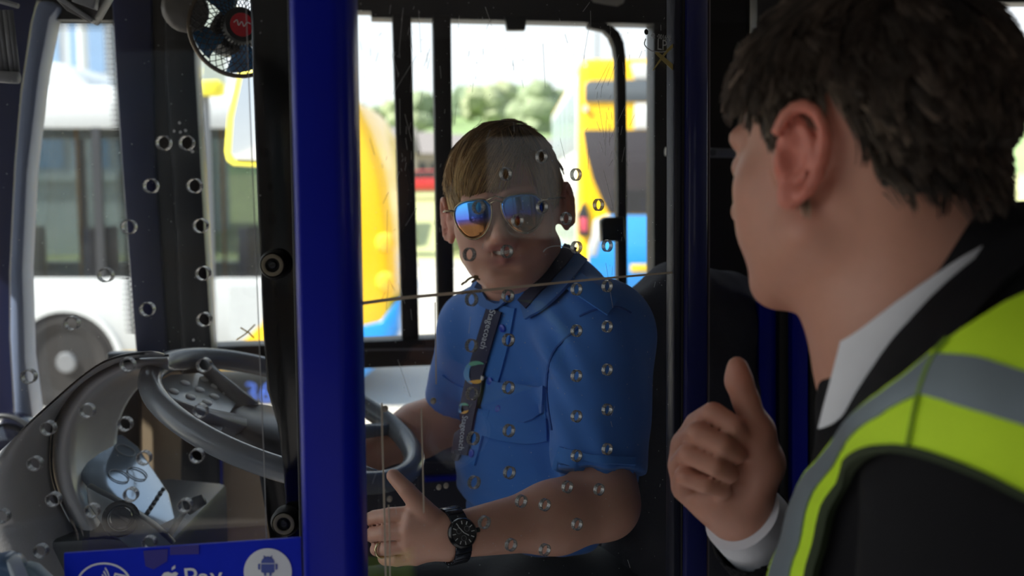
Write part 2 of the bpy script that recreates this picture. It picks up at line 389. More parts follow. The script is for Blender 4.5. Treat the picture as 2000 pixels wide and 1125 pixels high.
MB().prism([busp(-1.25, -.45, .3), busp(-1.25, 2.2, .3), busp(-1.25, 2.2, 1.5), busp(-1.25, -.45, 1.5)], BA * -.06).build('front_panel', M_navy, w)
MB().prism([busp(-1.25, -.45, 2.86), busp(-1.25, 2.2, 2.86), busp(-1.25, 2.2, 2.95), busp(-1.25, -.45, 2.95)], BA * -.06).build('header_panel', M_dark, w)
MB().prism([busp(-1.25, -.4, 1.5), busp(-1.25, 2.15, 1.5), busp(-1.25, 2.15, 2.86), busp(-1.25, -.4, 2.86)], BA * -.006).build('windscreen_pane', M_glassW, w)

# driver's side window
BW = 2.10
w1 = struct(thing('window_1', loc=Wp(1000, 690, BW)))
plate('top_beam', [(560, -170), (1460, -170), (1460, 48), (1275, 47), (1000, 40), (725, 34), (725, 21), (560, 18)], BW, .06, M_brown, w1, .003)
plate('catch_block', [(985, 30), (1030, 30), (1026, 59), (991, 59)], BW - .012, .02, M_black, w1, .002)
plate('window_post', [(766, 26), (803, 28), (819, 676), (786, 678)], BW - .005, .05, M_brown, w1, .004)
plate('window_post', [(846, 28), (881, 30), (888, 672), (856, 674)], BW - .012, .05, M_brown, w1, .004)
arc = [(1196, 50), (1210, 62), (1219, 82), (1223, 112), (1225, 300), (1226, 620), (1207, 620), (1206, 300), (1204, 118), (1200, 92), (1192, 72), (1180, 60), (1150, 54), (1150, 44), (1180, 44)]
plate('curved_frame', arc, BW - .01, .03, M_brown, w1, .003)
plate('paint_chip', [(1150, -8), (1222, -6), (1218, 6), (1206, 12), (1180, 8), (1160, 4)], BW - .004, .006, mat('bare_primer', lin(190, 184, 172), .8), w1)
plate('window_latch', [(1174, 430), (1182, 424), (1220, 424), (1222, 470), (1176, 474)], BW - .03, .025, M_black, w1, .004)
plate('jamb', [(1277, 40), (1460, 40), (1460, 900), (1277, 900)], BW, .06, M_brown, w1, .003)
plate('sill', [(360, 679), (690, 668), (880, 660), (1460, 640), (1460, 694), (880, 713), (690, 721), (360, 704)], BW - .01, .07, M_brown, w1, .004)
plate('sill_bead', [(690, 682), (850, 680), (850, 684), (690, 686)], BW - .014, .01, mat('aluminium_bead', lin(110, 112, 116), .4, metal=.6), w1)
plate('lower_frame', [(560, 878), (960, 864), (1460, 850), (1460, 905), (960, 905), (560, 910)], BW - .02, .07, mat('slate_blue_ledge', lin(70, 82, 108), .35), w1, .006)
plate('window_pane', [(395, 10), (1285, 40), (1285, 660), (405, 690)], BW + .03, .006, M_glassW, w1)
plate('lower_pane', [(405, 690), (1285, 680), (1285, 890), (420, 890)], BW + .03, .006, M_glassW, w1)
# cab walls around it
w = struct(thing('wall_offside', loc=Wp(1200, 1000, 2.05)))
plate('lower_wall', [(620, 905), (1460, 900), (1460, 1800), (620, 1800)], 2.06, .06, mat('cab_lining', lin(40, 42, 58), .6), w)
plate('blue_trim_strip', [(830, 933), (960, 926), (1300, 918), (1300, 926), (960, 935), (830, 942)], 2.045, .014, M_blue, w)
plate('rear_wall', [(1460, -200), (1925, -200), (1925, 1800), (1460, 1800)], 2.1, .06, M_dark, w)
plate('rear_lower_wall', [(1925, 450), (2800, 450), (2800, 1800), (1925, 1800)], 2.1, .06, M_dark, w)
plate('rear_header', [(1925, -250), (2800, -250), (2800, 5), (1925, 5)], 2.1, .06, M_dark, w)
plate('beige_lining', [(-330, 900), (40, 890), (150, 800), (262, 716), (353, 702), (353, 866), (640, 866), (640, 1900), (-330, 1900)], 2.0, .03, M_beige, w)
plate('dark_post', [(208, 690), (270, 690), (274, 1000), (216, 1000)], 1.96, .03, M_black, w, .004)
# quarter light at the front corner
w2 = struct(thing('window_2', loc=Wp(150, 800, 2.04)))
plate('corner_panel', [(-400, -250), (70, -250), (72, 0), (60, 45), (40, 180), (28, 320), (18, 530), (18, 660), (28, 830), (-400, 1000)], 2.06, .05, M_navy, w2)
plate('corner_pillar', [(72, 0), (60, 45), (40, 180), (28, 320), (18, 530), (18, 660), (28, 820), (66, 820), (50, 700), (45, 530), (54, 340), (78, 140), (98, 36), (116, 12), (100, 0)], 2.02, .07, M_greypillar, w2, .012)
plate('header', [(60, -250), (330, -250), (330, -5), (232, 40), (98, 38), (110, 12), (72, 0)], 2.05, .05, M_black, w2)
plate('navy_pillar', [(205, -250), (288, -250), (305, 340), (326, 660), (334, 730), (268, 730), (260, 640), (236, 320), (222, 100)], 1.99, .06, M_navy, w2, .008)
plate('brown_pillar', [(286, -250), (326, -250), (358, 660), (360, 730), (332, 730), (324, 660), (303, 340)], 2.0, .05, M_brown, w2, .004)
plate('black_pillar', [(322, -250), (372, -250), (383, 130), (393, 300), (403, 480), (414, 660), (428, 860), (432, 1100), (350, 1100), (354, 700), (346, 560), (334, 320), (320, 140)], 1.97, .07, M_black, w2, .01)
plate('pillar_piping', [(428, 820), (432, 820), (437, 1100), (432, 1100)], 1.965, .02, M_blue, w2)
plate('quarter_pane', [(40, 20), (240, 20), (275, 720), (40, 830)], 2.085, .006, M_glassW, w2)
fr = MB()                                                 # dotted black print along the pane's edge
L_ = [(98, 36), (78, 140), (54, 340), (45, 530), (48, 660)]; R_ = [(220, 36), (226, 140), (240, 340), (252, 530), (262, 650)]
def edge_at(E, y):
    for (x0, y0), (x1, y1) in zip(E, E[1:]):
        if y0 <= y <= y1: return x0 + (x1 - x0) * (y - y0) / (y1 - y0)
    return E[-1][0]
def dot(x, y, r):
    c = Wp(x, y, 2.083); k = r * 2.1 / 2000
    fr.prism([c + k * (math.cos(i * math.pi / 3) * BA + math.sin(i * math.pi / 3) * UZ) for i in range(6)], BB * .0015)
for i, y in enumerate(np.arange(40, 655, 5.0)):
    for j in range(4):
        o_ = 2.5 * (i % 2)
        dot(edge_at(L_, y) + j * 5 + o_, y, 2.5 - .5 * j); dot(edge_at(R_, y) - j * 5 - o_, y, 2.5 - .5 * j)
for j in range(5):
    for x in np.arange(100, 222, 5.0): dot(x + 2.5 * (j % 2), 40 + j * 5, 2.6 - .4 * j)
fr.build('dotted_print', M_black, w2)['kind'] = 'stuff'
# blue bulkhead behind the driver
w = struct(thing('wall_bulkhead', loc=P(1600, 1100, 1.66)))
def vplate(name, poly, Y, t, m, parent, bev=0.0):
    return MB().prism([P(x, y, Y) for x, y in poly], (0, t, 0)).build(name, m, parent, bevel=bev)
vplate('blue_panel', [(1482, 400), (1522, 400), (1522, 1900), (1482, 1900)], 1.66, .03, M_blue, w, .004)
vplate('rubber_seal', [(1521, 400), (1546, 400), (1546, 1900), (1521, 1900)], 1.64, .04, M_rubber, w, .004)
vplate('blue_post', [(1546, 400), (1580, 400), (1580, 1900), (1546, 1900)], 1.62, .05, M_blue, w, .006)
vplate('rubber_seal', [(1580, 400), (1602, 400), (1602, 1900), (1580, 1900)], 1.64, .04, M_rubber, w, .004)
vplate('blue_panel', [(1602, 400), (1900, 400), (1900, 1900), (1602, 1900)], 1.65, .03, M_blue, w, .004)
vplate('dark_upper_panel', [(1478, -300), (1900, -300), (1900, 400), (1478, 400)], 1.63, .05, M_dark, w, .004)
g_ = thing('grab_rail', 'short grey grab rail on the dark wall beside the man\'s face', 'rail', P(1400, 300, 2.0))
MB().tube([P(1300, 296, 2.0), P(1460, 300, 2.02)], .009, 10).build('bar', M_grey, g_)
for x in (1392, 1448): MB().tube([P(x, 298, 2.0), P(x, 298, 2.13)], .007, 8).build('bracket', M_darkgrey, g_)

# ------------------------------------------------------------------ outside
struct(MB().prism([(-60, -40, 0), (80, -40, 0), (80, 45, 0), (-60, 45, 0)], (0, 0, -.1)).build('ground', M_asphalt))
struct(MB().abox((-18, -7, 0), (16, -.55, .06)).build('pavement', mat('reflection_cut_tarmac', lin(92, 88, 86), .9, var=.15, scale=2, bump=.3, bscale=60)))  # slab added out of view, kept dark to cut reflections in the front screen
struct(MB().abox((-60, 31, 0), (40, 31.5, .14)).build('kerb', mat('kerb_stone', lin(200, 196, 188), .8)))
struct(MB().prism([(-60, 31.5, .12), (60, 31.5, .12), (90, 90, 3.5), (-90, 90, 3.5)], (0, 0, -.1)).build('verge', mat('dry_grass', lin(170, 172, 120), .95, var=.3, scale=3)))
# hill
hm = MB(); rows = []
for j in range(14):
    y = 85 + j * 12; row = []
    for i in range(50):
        x = -95 + i * 4.6; t = j / 13
        ridge = 21 + 4 * math.sin(x * .05 + 1) + 3.5 * math.exp(-((x + 8) / 14) ** 2) + 2 * noise.noise((x * .08, 3, 0))
        row.append((x, y, -1 + (t ** .8) * ridge * (.75 + .25 * t) + 1.6 * noise.noise((x * .11, y * .11, 0))))
    rows.append(row)
hm.grid(rows); struct(hm.build('hill', mat('wooded_hillside', lin(120, 142, 92), .95, var=.35, scale=.12), smooth=True))
M_leaf = [mat('leaf_%d' % i, lin(*c), .9, var=.35, scale=.8) for i, c in enumerate([(128, 140, 108), (112, 128, 100), (144, 152, 116)])]
def foliage(name, c, r, m, parent, n=26, seed=0, rz=1.0):
    rr = random.Random(seed); vs = []; fs = []
    for _ in range(n):
        u = Vector((rr.gauss(0, 1), rr.gauss(0, 1), rr.gauss(0, 1))).normalized() * (rr.random() ** .4) * r * .75; s = r * rr.uniform(.28, .45)
        bm = bmesh.new(); bmesh.ops.create_icosphere(bm, subdivisions=2, radius=s)
        for v in bm.verts: v.co *= 1 + .35 * noise.noise(v.co * (2.5 / s) + u)
        b = len(vs); vs += [(c[0] + u.x + v.co.x, c[1] + u.y + v.co.y, c[2] + (u.z + v.co.z) * rz) for v in bm.verts]; fs += [tuple(b + q.index for q in f.verts) for f in bm.faces]; bm.free()
    mb = MB(); mb.v = vs; mb.f = fs; return mb.build(name, m, parent)
def hill_z(x, y):
    t = (y - 85) / 156; ridge = 21 + 4 * math.sin(x * .05 + 1) + 3.5 * math.exp(-((x + 8) / 14) ** 2) + 2 * noise.noise((x * .08, 3, 0))
    return -1 + (max(t, 0) ** .8) * ridge * (.75 + .25 * t)
for i, (px, Y, r, lab) in enumerate([(752, 190, 4.5, 'tall dark tree on the hill crest left of the window posts'), (700, 170, 5, 'green tree on the hill behind the yellow bus'), (780, 150, 5, 'bushy tree on the hillside between yellow bus and post'),
                                     (835, 160, 5.5, 'rounded tree on the hillside between the two window posts'), (905, 175, 5, 'green tree on the hill just right of the second post'), (960, 165, 6, 'broad tree on the hill above the driver\'s head'),
                                     (1062, 150, 6.5, 'dark green tree on the hill beside the double-decker'), (1040, 185, 4.5, 'small tree on the skyline left of the double-decker')]):
    x = (px - 1000) / 2000 * Y; z = hill_z(x, Y)
    t = thing('tree', lab, 'tree', (x, Y, z), 'trees on the hill')
    r *= .8; z -= 2; foliage('crown', (x, Y, z + r * .9), r, M_leaf[i % 3], t, 22, i); MB().tube([(x, Y, z - 1), (x, Y, z + r * .6)], [.3, .18], 8).build('trunk', M_dark, t)
tw = thing('castle_tower', 'pale stone ruin on the hilltop above the driver\'s head', 'tower', (-8.5, 228, 20.5))
MB().abox((-11.5, 226, 12), (-5.5, 231, 21.0)).build('keep', mat('ruin_stone', lin(150, 146, 136), .9), tw); MB().abox((-13.5, 227, 12), (-11.5, 230, 18.6)).build('wall', mat('ruin_stone', 0), tw)
M_house = [mat('house_wall_%d' % i, lin(*c), .9) for i, c in enumerate([(205, 198, 186), (180, 170, 160), (214, 210, 204)])]
M_roof = mat('slate_roof', lin(122, 116, 114), .8)
for i, (px, Y, w_, h, lab) in enumerate([(765, 64, 2.0, 5.4, 'narrow pale house behind the first window post'), (828, 72, 2.6, 5.6, 'grey rendered house between the two posts'), (917, 68, 2.2, 5, 'cream house right of the second post'), (688, 72, 3, 5.0, 'house partly hidden by the yellow bus'),
                                         (1115, 74, 3, 5, 'pale house beside the double-decker bus'), (1000, 78, 4.2, 5.2, 'wide house behind the driver\'s head')]):
    x = (px - 1000) / 2000 * Y; z = 2.9; t = thing('house', lab, 'house', (x, Y, z), 'houses below the hill')
    MB().abox((x - w_ / 2, Y, z - 2), (x + w_ / 2, Y + 6, z + h * .32)).build('wall', M_house[i % 3], t)
    MB().prism([(x - w_ / 2 - .3, Y - .4, z + h * .32), (x - w_ / 2 - .3, Y + 6.4, z + h * .32), (x - w_ / 2 - .3, Y + 3, z + h * .62)], (w_ + .6, 0, 0)).build('roof', M_roof, t)
    for k in range(3):
        for zz in (-.4, .6): MB().abox((x - w_ * .42 + k * w_ * .3, Y - .06, z + zz), (x - w_ * .22 + k * w_ * .3, Y + .02, z + zz + .6)).build('window', mat('dull_window', lin(80, 84, 90), .3), t)
for i, (x0, x1, lab) in enumerate([(-5.3, -3.4, 'low clipped hedge between the window posts'), (-8.6, -6.6, 'low hedge just right of the yellow bus'), (-2.0, 0.4, 'low hedge behind the driver\'s ear')]):
    t = thing('hedge', lab, 'hedge', ((x0 + x1) / 2, 33, .3), 'hedges beyond the kerb')
    for k in range(5): foliage('clump', (x0 + (k + .5) * (x1 - x0) / 5, 33, .8), 0.62, M_leaf[2], t, 10, 40 + i * 7 + k, .9)
def car(name, lab, x, Y, z, m):
    t = thing(name, lab, 'car', (x, Y, z)); prof = [(-2, .3), (-2.05, .75), (-1.6, .92), (-.9, 1.0), (-.4, 1.42), (.9, 1.45), (1.5, 1.02), (2.0, .95), (2.05, .3)]
    MB().prism([(x + a, Y, z + b) for a, b in prof], (0, 1.7, 0)).build('body', m, t, bevel=.06)
    MB().prism([(x + a, Y - .02, z + b) for a, b in [(-.75, 1.02), (-.35, 1.36), (.82, 1.38), (1.25, 1.04)]], (0, .06, 0)).build('side_window', M_darkgrey, t)
    for a in (-1.25, 1.3): MB().lathe((x + a, Y - .03, z + .32), (0, 1, 0), [(.2, 0), (.33, .02), (.33, .22), (.2, .24)], 18).build('wheel', M_tyre, t)
car('hatchback_car', 'small red car parked beyond the hedge', -5.1, 58, 1.9, mat('red_car_paint', lin(200, 48, 50), .3, coat=.5))
car('hatchback_car', 'silver parked car half hidden behind the first window post', -8.9, 55, 1.6, mat('silver_car_paint', lin(190, 190, 192), .3, metal=.4))
t = thing('street_lamp', 'thin grey street lamp rising behind the double-decker', 'street lamp', (4.9, 60, 1))
MB().tube([(4.9, 60, 1), (4.9, 60, 11.2), (5.0, 60, 11.5), (6.1, 60, 11.7)], .07, 8).build('column', M_grey, t); MB().abox((5.9, 59.85, 11.62), (6.6, 60.15, 11.78)).build('lantern', M_grey, t)

# single-decker parked side-on
SY = 11.0; SX1 = -1.27; SX0 = -9.2
def sd(px, py): d = ray(px, py); k = SY / d[1]; return C[0] + d[0] * k, C[2] + d[2] * k
t = thing('single_decker_bus', 'white single-decker bus with yellow and blue rear parked side-on', 'bus', (-5, SY + 1.2, 0)); sdb = t
rear = [(-2.1, .42), (-1.62, .36), (-1.44, .5), (-1.30, .85), (-1.26, 1.4), (-1.28, 1.95), (-1.36, 2.55), (-1.5, 3.0), (-1.66, 3.32), (-1.9, 3.42), (-2.1, 3.44)]
MB().prism([(a, SY, b) for a, b in rear], (0, 2.5, 0)).build('rear_body', M_yellow, t, bevel=.12, seg=3)
MB().prism([(a, SY - .02, b) for a, b in [(-2.3, .4), (-1.62, .34), (-1.42, .5), (-1.24, .85), (-1.22, 1.2), (-1.42, .95), (-1.8, .86), (-2.2, .95)]], (0, 2.54, 0)).build('blue_swoosh', M_busblue, t, bevel=.02)
MB().prism([(a, SY - .015, b) for a, b in [(-2.95, .70), (-2.62, 1.0), (-2.1, 1.38), (-2.1, .66), (-2.9, .62)]], (0, .02, 0)).build('yellow_swoosh', M_yellow, t)
def wall_y(y0, lab):
    MB().abox((SX0, y0, .62), (-2.1, y0 + .07, 1.42)).build('skirt', M_white, t, bevel=.02)
    MB().abox((SX0, y0 + .01, .42), (-2.1, y0 + .07, .64)).build('lower_stripe', M_yellow if y0 < 12 else M_white, t, bevel=.01)
    MB().abox((SX0, y0, 3.02), (-2.1, y0 + .07, 3.3)).build('cant_panel', M_white, t, bevel=.02)
    for k in range(7): MB().abox((SX0 + k * 1.18, y0 + .005, 1.4), (SX0 + k * 1.18 + .09, y0 + .06, 3.05)).build('window_post', M_darkgrey, t)
    for k in range(6): MB().abox((SX0 + k * 1.18 + .09, y0 + .03, 1.42), (SX0 + (k + 1) * 1.18, y0 + .036, 3.02)).build('window_pane', M_busglass, t)
wall_y(SY, 'n'); wall_y(SY + 2.43, 'f')
MB().prism([(SX0, SY + a, b) for a, b in [(0, 3.28), (.1, 3.42), (.35, 3.5), (2.15, 3.5), (2.4, 3.42), (2.5, 3.28)]], (-2.1 - SX0, 0, 0)).build('roof', M_white, t, bevel=.03)
MB().abox((SX0, SY + .1, .5), (-2.1, SY + 2.4, .62)).build('floor_pan', M_darkgrey, t)
MB().abox((SX0 - .1, SY, .45), (SX0, SY + 2.5, 3.4)).build('front_end', M_white, t)
MB().abox((-3.05, SY - .012, .75), (-2.7, SY + .02, 1.34)).build('engine_grille', mat('pale_grille', lin(186, 190, 192), .5), t)
wx = -4.84
MB().ring((wx, SY - .03, .5), (0, 1, 0), .56, .62, .05, 40).build('wheel_arch', M_white, t)
MB().lathe((wx, SY - .012, .5), (0, 1, 0), [(.0, 0), (.56, 0), (.56, .3)], 40).build('arch_void', M_tyre, t)
wh = MB().lathe((wx, SY - .02, .5), (0, 1, 0), [(.3, .03), (.34, 0), (.46, -.01), (.49, .05), (.49, .28)], 40).build('wheel', M_tyre, t, smooth=True, auto=40)
MB().lathe((wx, SY - .0, .5), (0, 1, 0), [(0, -.04), (.1, -.04), (.12, 0), (.26, .03), (.3, 0), (.3, .03)], 30).build('hub', M_grey, wh)
for z_ in (1.72, 1.3): MB().lathe((-1.36, SY - .03, z_ + .08), (0, 1, 0), [(0, -.02), (.08, -.01), (.11, .03), (.11, .08)], 20).build('tail_lamp', mat('amber_lamp', lin(240, 190, 60), .25), t)
for k in range(7):
    x_ = SX0 + .7 + k * .85
    s_ = MB().abox((x_, SY + .25, 1.1), (x_ + .45, SY + 1.0, 1.22)).abox((x_ + .38, SY + .25, 1.2), (x_ + .5, SY + 1.0, 1.95)).build('seat', mat('cream_seat', lin(190, 178, 150), .8) if k % 2 else mat('navy_seat', lin(60, 66, 92), .8), t, bevel=.03)
for x_ in (-6.0, -5.1, -4.2, -3.4): MB().tube([(x_, SY + 1.1, .6), (x_, SY + 1.1, 3.4)], .02, 8).build('pole', mat('orange_pole', lin(238, 160, 40), .4), t)
MB().abox((-8.5, SY + .9, 3.2), (-3.2, SY + 1.1, 3.26)).build('lamp_strip', M_white, t)
lettering('fleet_number', '36', np.array([sd(478, 785)[0], SY - .003, sd(478, 785)[1]]), np.array([1.0, 0, 0]), np.array([0, 0, 1.0]), .31, mat('blue_lettering', lin(60, 96, 190), .5), t)

# double-decker at the right, tail towards us
t = thing('double_decker_bus', 'yellow double-decker bus with blue lower rear seen from behind', 'bus', (2.25, 20, 0)); DY = 15.4
def dd(px, py): d = ray(px, py); k = DY / d[1]; return (C[0] + d[0] * k, C[2] + d[2] * k)
MB().abox((1.0, DY, .3), (3.5, DY + 10.5, 4.3)).build('body', M_yellow, t, bevel=.16, seg=4)
def rp_(name, poly, m, y=.025, bev=.012): return MB().prism([(*[dd(a, b)[0]], DY - y, dd(a, b)[1]) for a, b in poly], (0, .05, 0)).build(name, m, t, bevel=bev)
M_ddg = mat('dark_rear_glass', lin(92, 98, 104), .15)
rp_('upper_rear_window', [(1142, 165), (1150, 158), (1420, 150), (1430, 200), (1142, 199)], M_ddg)
rp_('white_panel', [(1240, 202), (1430, 202), (1430, 252), (1238, 252)], M_white)
rp_('roof_patch', [(1232, 124), (1440, 118), (1440, 152), (1238, 154)], M_white)
rp_('engine_cover', [(1138, 254), (1430, 254), (1430, 418), (1190, 418), (1176, 392), (1158, 350), (1145, 300)], mat('black_engine_cover', lin(62, 58, 62), .35))
for k in range(5): rp_('grille_slat', [(1196, 372 + k * 9), (1420, 372 + k * 9), (1420, 376 + k * 9), (1196, 376 + k * 9)], M_darkgrey, .04, 0)
rp_('blue_lower_panel', [(1192, 420), (1430, 420), (1440, 600), (1150, 600), (1152, 470)], mat('light_bus_blue', lin(60, 150, 225), .3))
rp_('blue_skirt', [(1150, 480), (1440, 480), (1440, 560), (1150, 560)], M_busblue, .03)
rp_('white_swoosh', [(1150, 500), (1160, 430), (1190, 418), (1194, 430), (1172, 470), (1165, 500)], M_white, .035)
rp_('number_plate', [(1231, 516), (1272, 516), (1272, 531), (1231, 531)], mat('plate_yellow', lin(240, 200, 50), .4), .05)
rp_('tail_lamp', [(1132, 425), (1146, 425), (1148, 452), (1134, 452)], mat('red_lamp', lin(230, 90, 110), .3), .04)
rp_('lamp_recess', [(1128, 418), (1140, 392), (1150, 418), (1152, 462), (1130, 462)], M_darkgrey, .03)
rp_('round_badge', [(1143 + 6 * math.cos(i * .63), 212 + 7 * math.sin(i * .63)) for i in range(10)], M_white, .03, 0)
for k in range(6):
    for z0, z1 in ((2.95, 3.95), (1.35, 2.35)):
        MB().abox((.975, DY + .45 + k * 1.65, z0), (1.01, DY + 1.95 + k * 1.65, z1)).build('side_window', mat('grey_side_glass', lin(150, 166, 172), .1), t, bevel=.01)
MB().abox((.98, DY + .3, .35), (1.01, DY + 10.3, 1.3)).build('side_skirt', M_busblue, t); MB().abox((.982, DY + .35, 1.3), (1.01, DY + 10.3, 4.12)).build('side_panel', M_white, t, bevel=.006)
for y_ in (2.6, 8.4): MB().lathe((.95, DY + y_, .48), (1, 0, 0), [(0, .02), (.26, 0), (.3, .03), (.48, .0), (.48, .3)], 28).build('wheel', M_tyre, t)

# buildings seen through the quarter light
t = thing('office_building', 'white modern building with blue windows seen over the parked bus', 'building', (-16, 34, 0))
X0 = (40 - 1000) / 2000 * 33; X1 = (300 - 1000) / 2000 * 33
MB().abox((X0 - 6, 33, 0), (X1, 42, 9.5)).build('wall', mat('render_grey_white', lin(205, 208, 210), .8), t)
for k in range(7):
    for zz in (3.0, 6.0): MB().abox((X0 - 5.4 + k * 1.45, 32.93, zz), (X0 - 4.3 + k * 1.45, 33.05, zz + 1.7)).build('window', mat('blue_pane', lin(140, 168, 200), .15), t)
MB().abox((X0 - 6.2, 32.6, 5.1), (X1 + .2, 33.1, 5.6)).build('ledge', M_white, t)
for zz in (2.6, 8.9): MB().abox((X0 - 6.2, 32.8, zz), (X1 + .2, 33.1, zz + .25)).build('ledge', M_white, t)
MB().tube([((192 - 1000) / 2000 * 33, 32.4, 0), ((192 - 1000) / 2000 * 33, 32.4, 9)], .16, 10).build('column', M_white, t)
t = thing('shelter_canopy', 'white rounded canopy with a teal end above the parked bus', 'canopy', (-12, 20, 0))
cx = (130 - 1000) / 2000 * 20
MB().prism([(cx + a, 20, b) for a, b in [(-2.6, 4.25), (-2.4, 4.7), (-1.2, 4.95), (.1, 4.75), (.55, 4.4), (.62, 4.25)]], (0, 4, 0)).build('roof', M_white, t, bevel=.05)
MB().prism([(cx + a, 19.9, b) for a, b in [(-2.6, 4.0), (-.2, 4.27), (-2.6, 4.27)]], (0, 4.1, 0)).build('fascia', mat('teal_fascia', lin(70, 190, 170), .5), t)
for a in (-2.2, .3): MB().tube([(cx + a, 21, 0), (cx + a, 21, 4.3)], .06, 8).build('post', M_grey, t)
t = thing('blade_sign', 'bright yellow hanging sign beyond the black pillar', 'sign', P(412, 180, 6.5))
MB().prism([P(x, y, 6.5) for x, y in [(380, 158), (426, 156), (431, 162), (430, 182), (420, 186), (380, 187)]], (0, .12, 0)).build('board', M_byellow, t, bevel=.01); MB().tube([P(400, 185, 6.56), (P(400, 185, 6.56)[0], 6.56, 0)], .03, 8).build('post', M_grey, t)

# unseen building added behind the camera to darken reflections in the front screen
t = thing('unseen_building', 'added unseen brown brick building that darkens reflections, across the pavement from the bus door', 'building', (0, -7, 0))
MB().abox((-16, -7.6, 0), (14, -7, 4.6)).build('wall', mat('brown_brick', lin(92, 74, 62), .9, var=.2, scale=6), t)
for k in range(8): MB().abox((-15 + k * 3.6, -7.02, .9), (-13.2 + k * 3.6, -6.95, 3.6)).build('window', mat('shop_pane', lin(60, 66, 72), .1), t)
MB().abox((-16, -7.05, 4.2), (14, -6.4, 4.5)).build('canopy', M_white, t)

# ------------------------------------------------------------------ clear screens round the cab
M_holewall = glass('machined_hole_edge', (.35, .35, .34, 1), .10, .35, rough=.25, dscale=600)
def circle(a, b, r, n=20): return [(a + r * math.cos(2 * math.pi * i / n), b + r * math.sin(2 * math.pi * i / n)) for i in range(n)]
def screen(parent, p0, u, outline_px, holes_px, r, thick, mname='pane'):
    p0 = np.asarray(p0); n = nrm(np.cross(u, UZ))
    def uv(px, py): h = hit(px, py, p0, n) - p0; return (float(h @ u), float(h[2]))
    ol = [uv(*q) for q in outline_px]; hs = [uv(*q) for q in holes_px]
    pane_curve(mname, ol, [circle(a, b, r) for a, b in hs], p0, u, UZ, thick, M_glassP, parent)
    base = None
    for (a, b) in hs:
        c = p0 + u * a + UZ * b
        if base is None:
            base = MB().ring((0, 0, 0), n, r - .0006, r + .0004, thick + .0014, 20).build('air_hole', M_holewall, parent, smooth=True, auto=40); o = base
        else:
            o = base.copy(); COL.objects.link(o)
        off = Vector((0, 0, 0)); q = parent
        while q is not None: off += Vector(q.location); q = q.parent
        o.parent = parent; o.matrix_parent_inverse = Matrix.Translation(-off); o.location = tuple(c - n * (thick / 2 + .0007))
    return p0, u, n

# right: hinged cab door, open at an angle
dA = np.array([-.1434, .925, 0]); dA = P(690, 562, .925) * np.array([1, 1, 0]); dB = P(1320, 562, 1.22) * np.array([1, 1, 0]); DU = nrm(dB - dA)
DN = nrm(np.cross(DU, UZ)); DP0 = np.array([dA[0], dA[1], 2.0])
def Dp(px, py, off=0.0): return hit(px, py, DP0 + DN * off, DN)
door = thing('cab_door', 'clear cab door screen with drilled air holes in a blue frame', 'screen', Dp(1000, 1120))
HR = [(1058, 306), (988, 340), (1125, 341), (935, 405), (1059, 404), (1169, 400), (1011, 431), (1106, 427), (917, 497), (990, 491), (1126, 483), (1186, 480), (921, 585), (992, 578), (1126, 565), (1186, 559),
      (921, 675), (993, 664), (1126, 646), (1186, 638), (922, 769), (993, 757), (1126, 734), (1186, 722), (924, 856), (994, 841), (1126, 813), (1186, 800), (926, 942), (995, 923), (1126, 890), (1186, 877),
      (1018, 979), (1108, 951), (1170, 956), (946, 1020), (1064, 986), (1127, 1024), (998, 1064), (1064, 1074)]
screen(door, DP0, DU, [(618, -680), (1338, -430), (1332, 1300), (640, 1300)], HR, .0064, .0036, 'door_pane')
if DN[1] > 0: DF = -DN
else: DF = DN                                             # towards the aisle
def Dbar(name, poly, off, t, m, bev=.0):
    return MB().prism([hit(x, y, DP0 + DF * (off + t), DN) for x, y in poly], -DF * t).build(name, m, door, bevel=bev)
Dbar('pane_seal', [(1320, -430), (1342, -430), (1337, 1300), (1316, 1300)], -.008, .014, mat('clear_seal', lin(24, 26, 42), .3), .002)
Dbar('seal_line', [(1336, -430), (1348, -430), (1342, 1300), (1331, 1300)], -.01, .018, M_rubber, .002)
Dbar('frame_post', [(1348, -430), (1386, -430), (1382, 1300), (1340, 1300)], -.02, .034, mat('dark_blue_paint', lin(14, 20, 96), .3, coat=.4), .004)
Dbar('post_edge', [(1386, -430), (1389, -430), (1385, 1300), (1382, 1300)], -.018, .03, mat('pale_edge', lin(96, 88, 92), .4))
# front blue post of the door
pm = MB(); sec = [(0, 0), (.034, 0), (.042, .006), (.046, .016), (.046, .055), (0, .055), (-.004, .045), (-.004, .008)]
bot = P(603, 1300, .86); top = P(552, -745, .86)
pm.prism([bot + np.array([a, b, 0]) for a, b in sec], top - bot); pm.build('blue_post', M_blue, door, bevel=.003)
# marks on the sheet
M_score = mat('scored_line', lin(198, 186, 166), .7); M_tape = mat('yellow_tape_mark', lin(176, 160, 96), .7); M_smudge = mat('brown_smudge', lin(120, 100, 70), .8); M_etch = mat('etched_marking', lin(186, 188, 186), .7)
def onpane(name, pts, wpx, m, lift=.0022, taper=None, kind=None, n=24):
    c = curve_pts(pts, n); mb = MB(); rows = []
    for i in range(n):
        t = nrm(c[min(i + 1, n - 1)] - c[max(i - 1, 0)]); nn = np.array([-t[1], t[0]]); w = wpx * (taper(i / (n - 1)) if taper else 1) / 2
        rows.append([Dp(*(c[i] + nn * w)) + DF * lift, Dp(*(c[i] - nn * w)) + DF * lift, Dp(*(c[i] - nn * w)) + DF * (lift + .0005), Dp(*(c[i] + nn * w)) + DF * (lift + .0005)])
    mb.grid(rows, closed_u=True); mb.f += [(0, 1, 2, 3), tuple(4 * (n - 1) + k for k in (3, 2, 1, 0))]
    o = mb.build(name, m, door)
    if kind: o['kind'] = kind
    return o
onpane('scored_line', [(690, 594), (780, 582), (900, 571), (1010, 560), (1150, 546), (1322, 531)], 7, M_score, taper=lambda t: 1.0 - .5 * t)
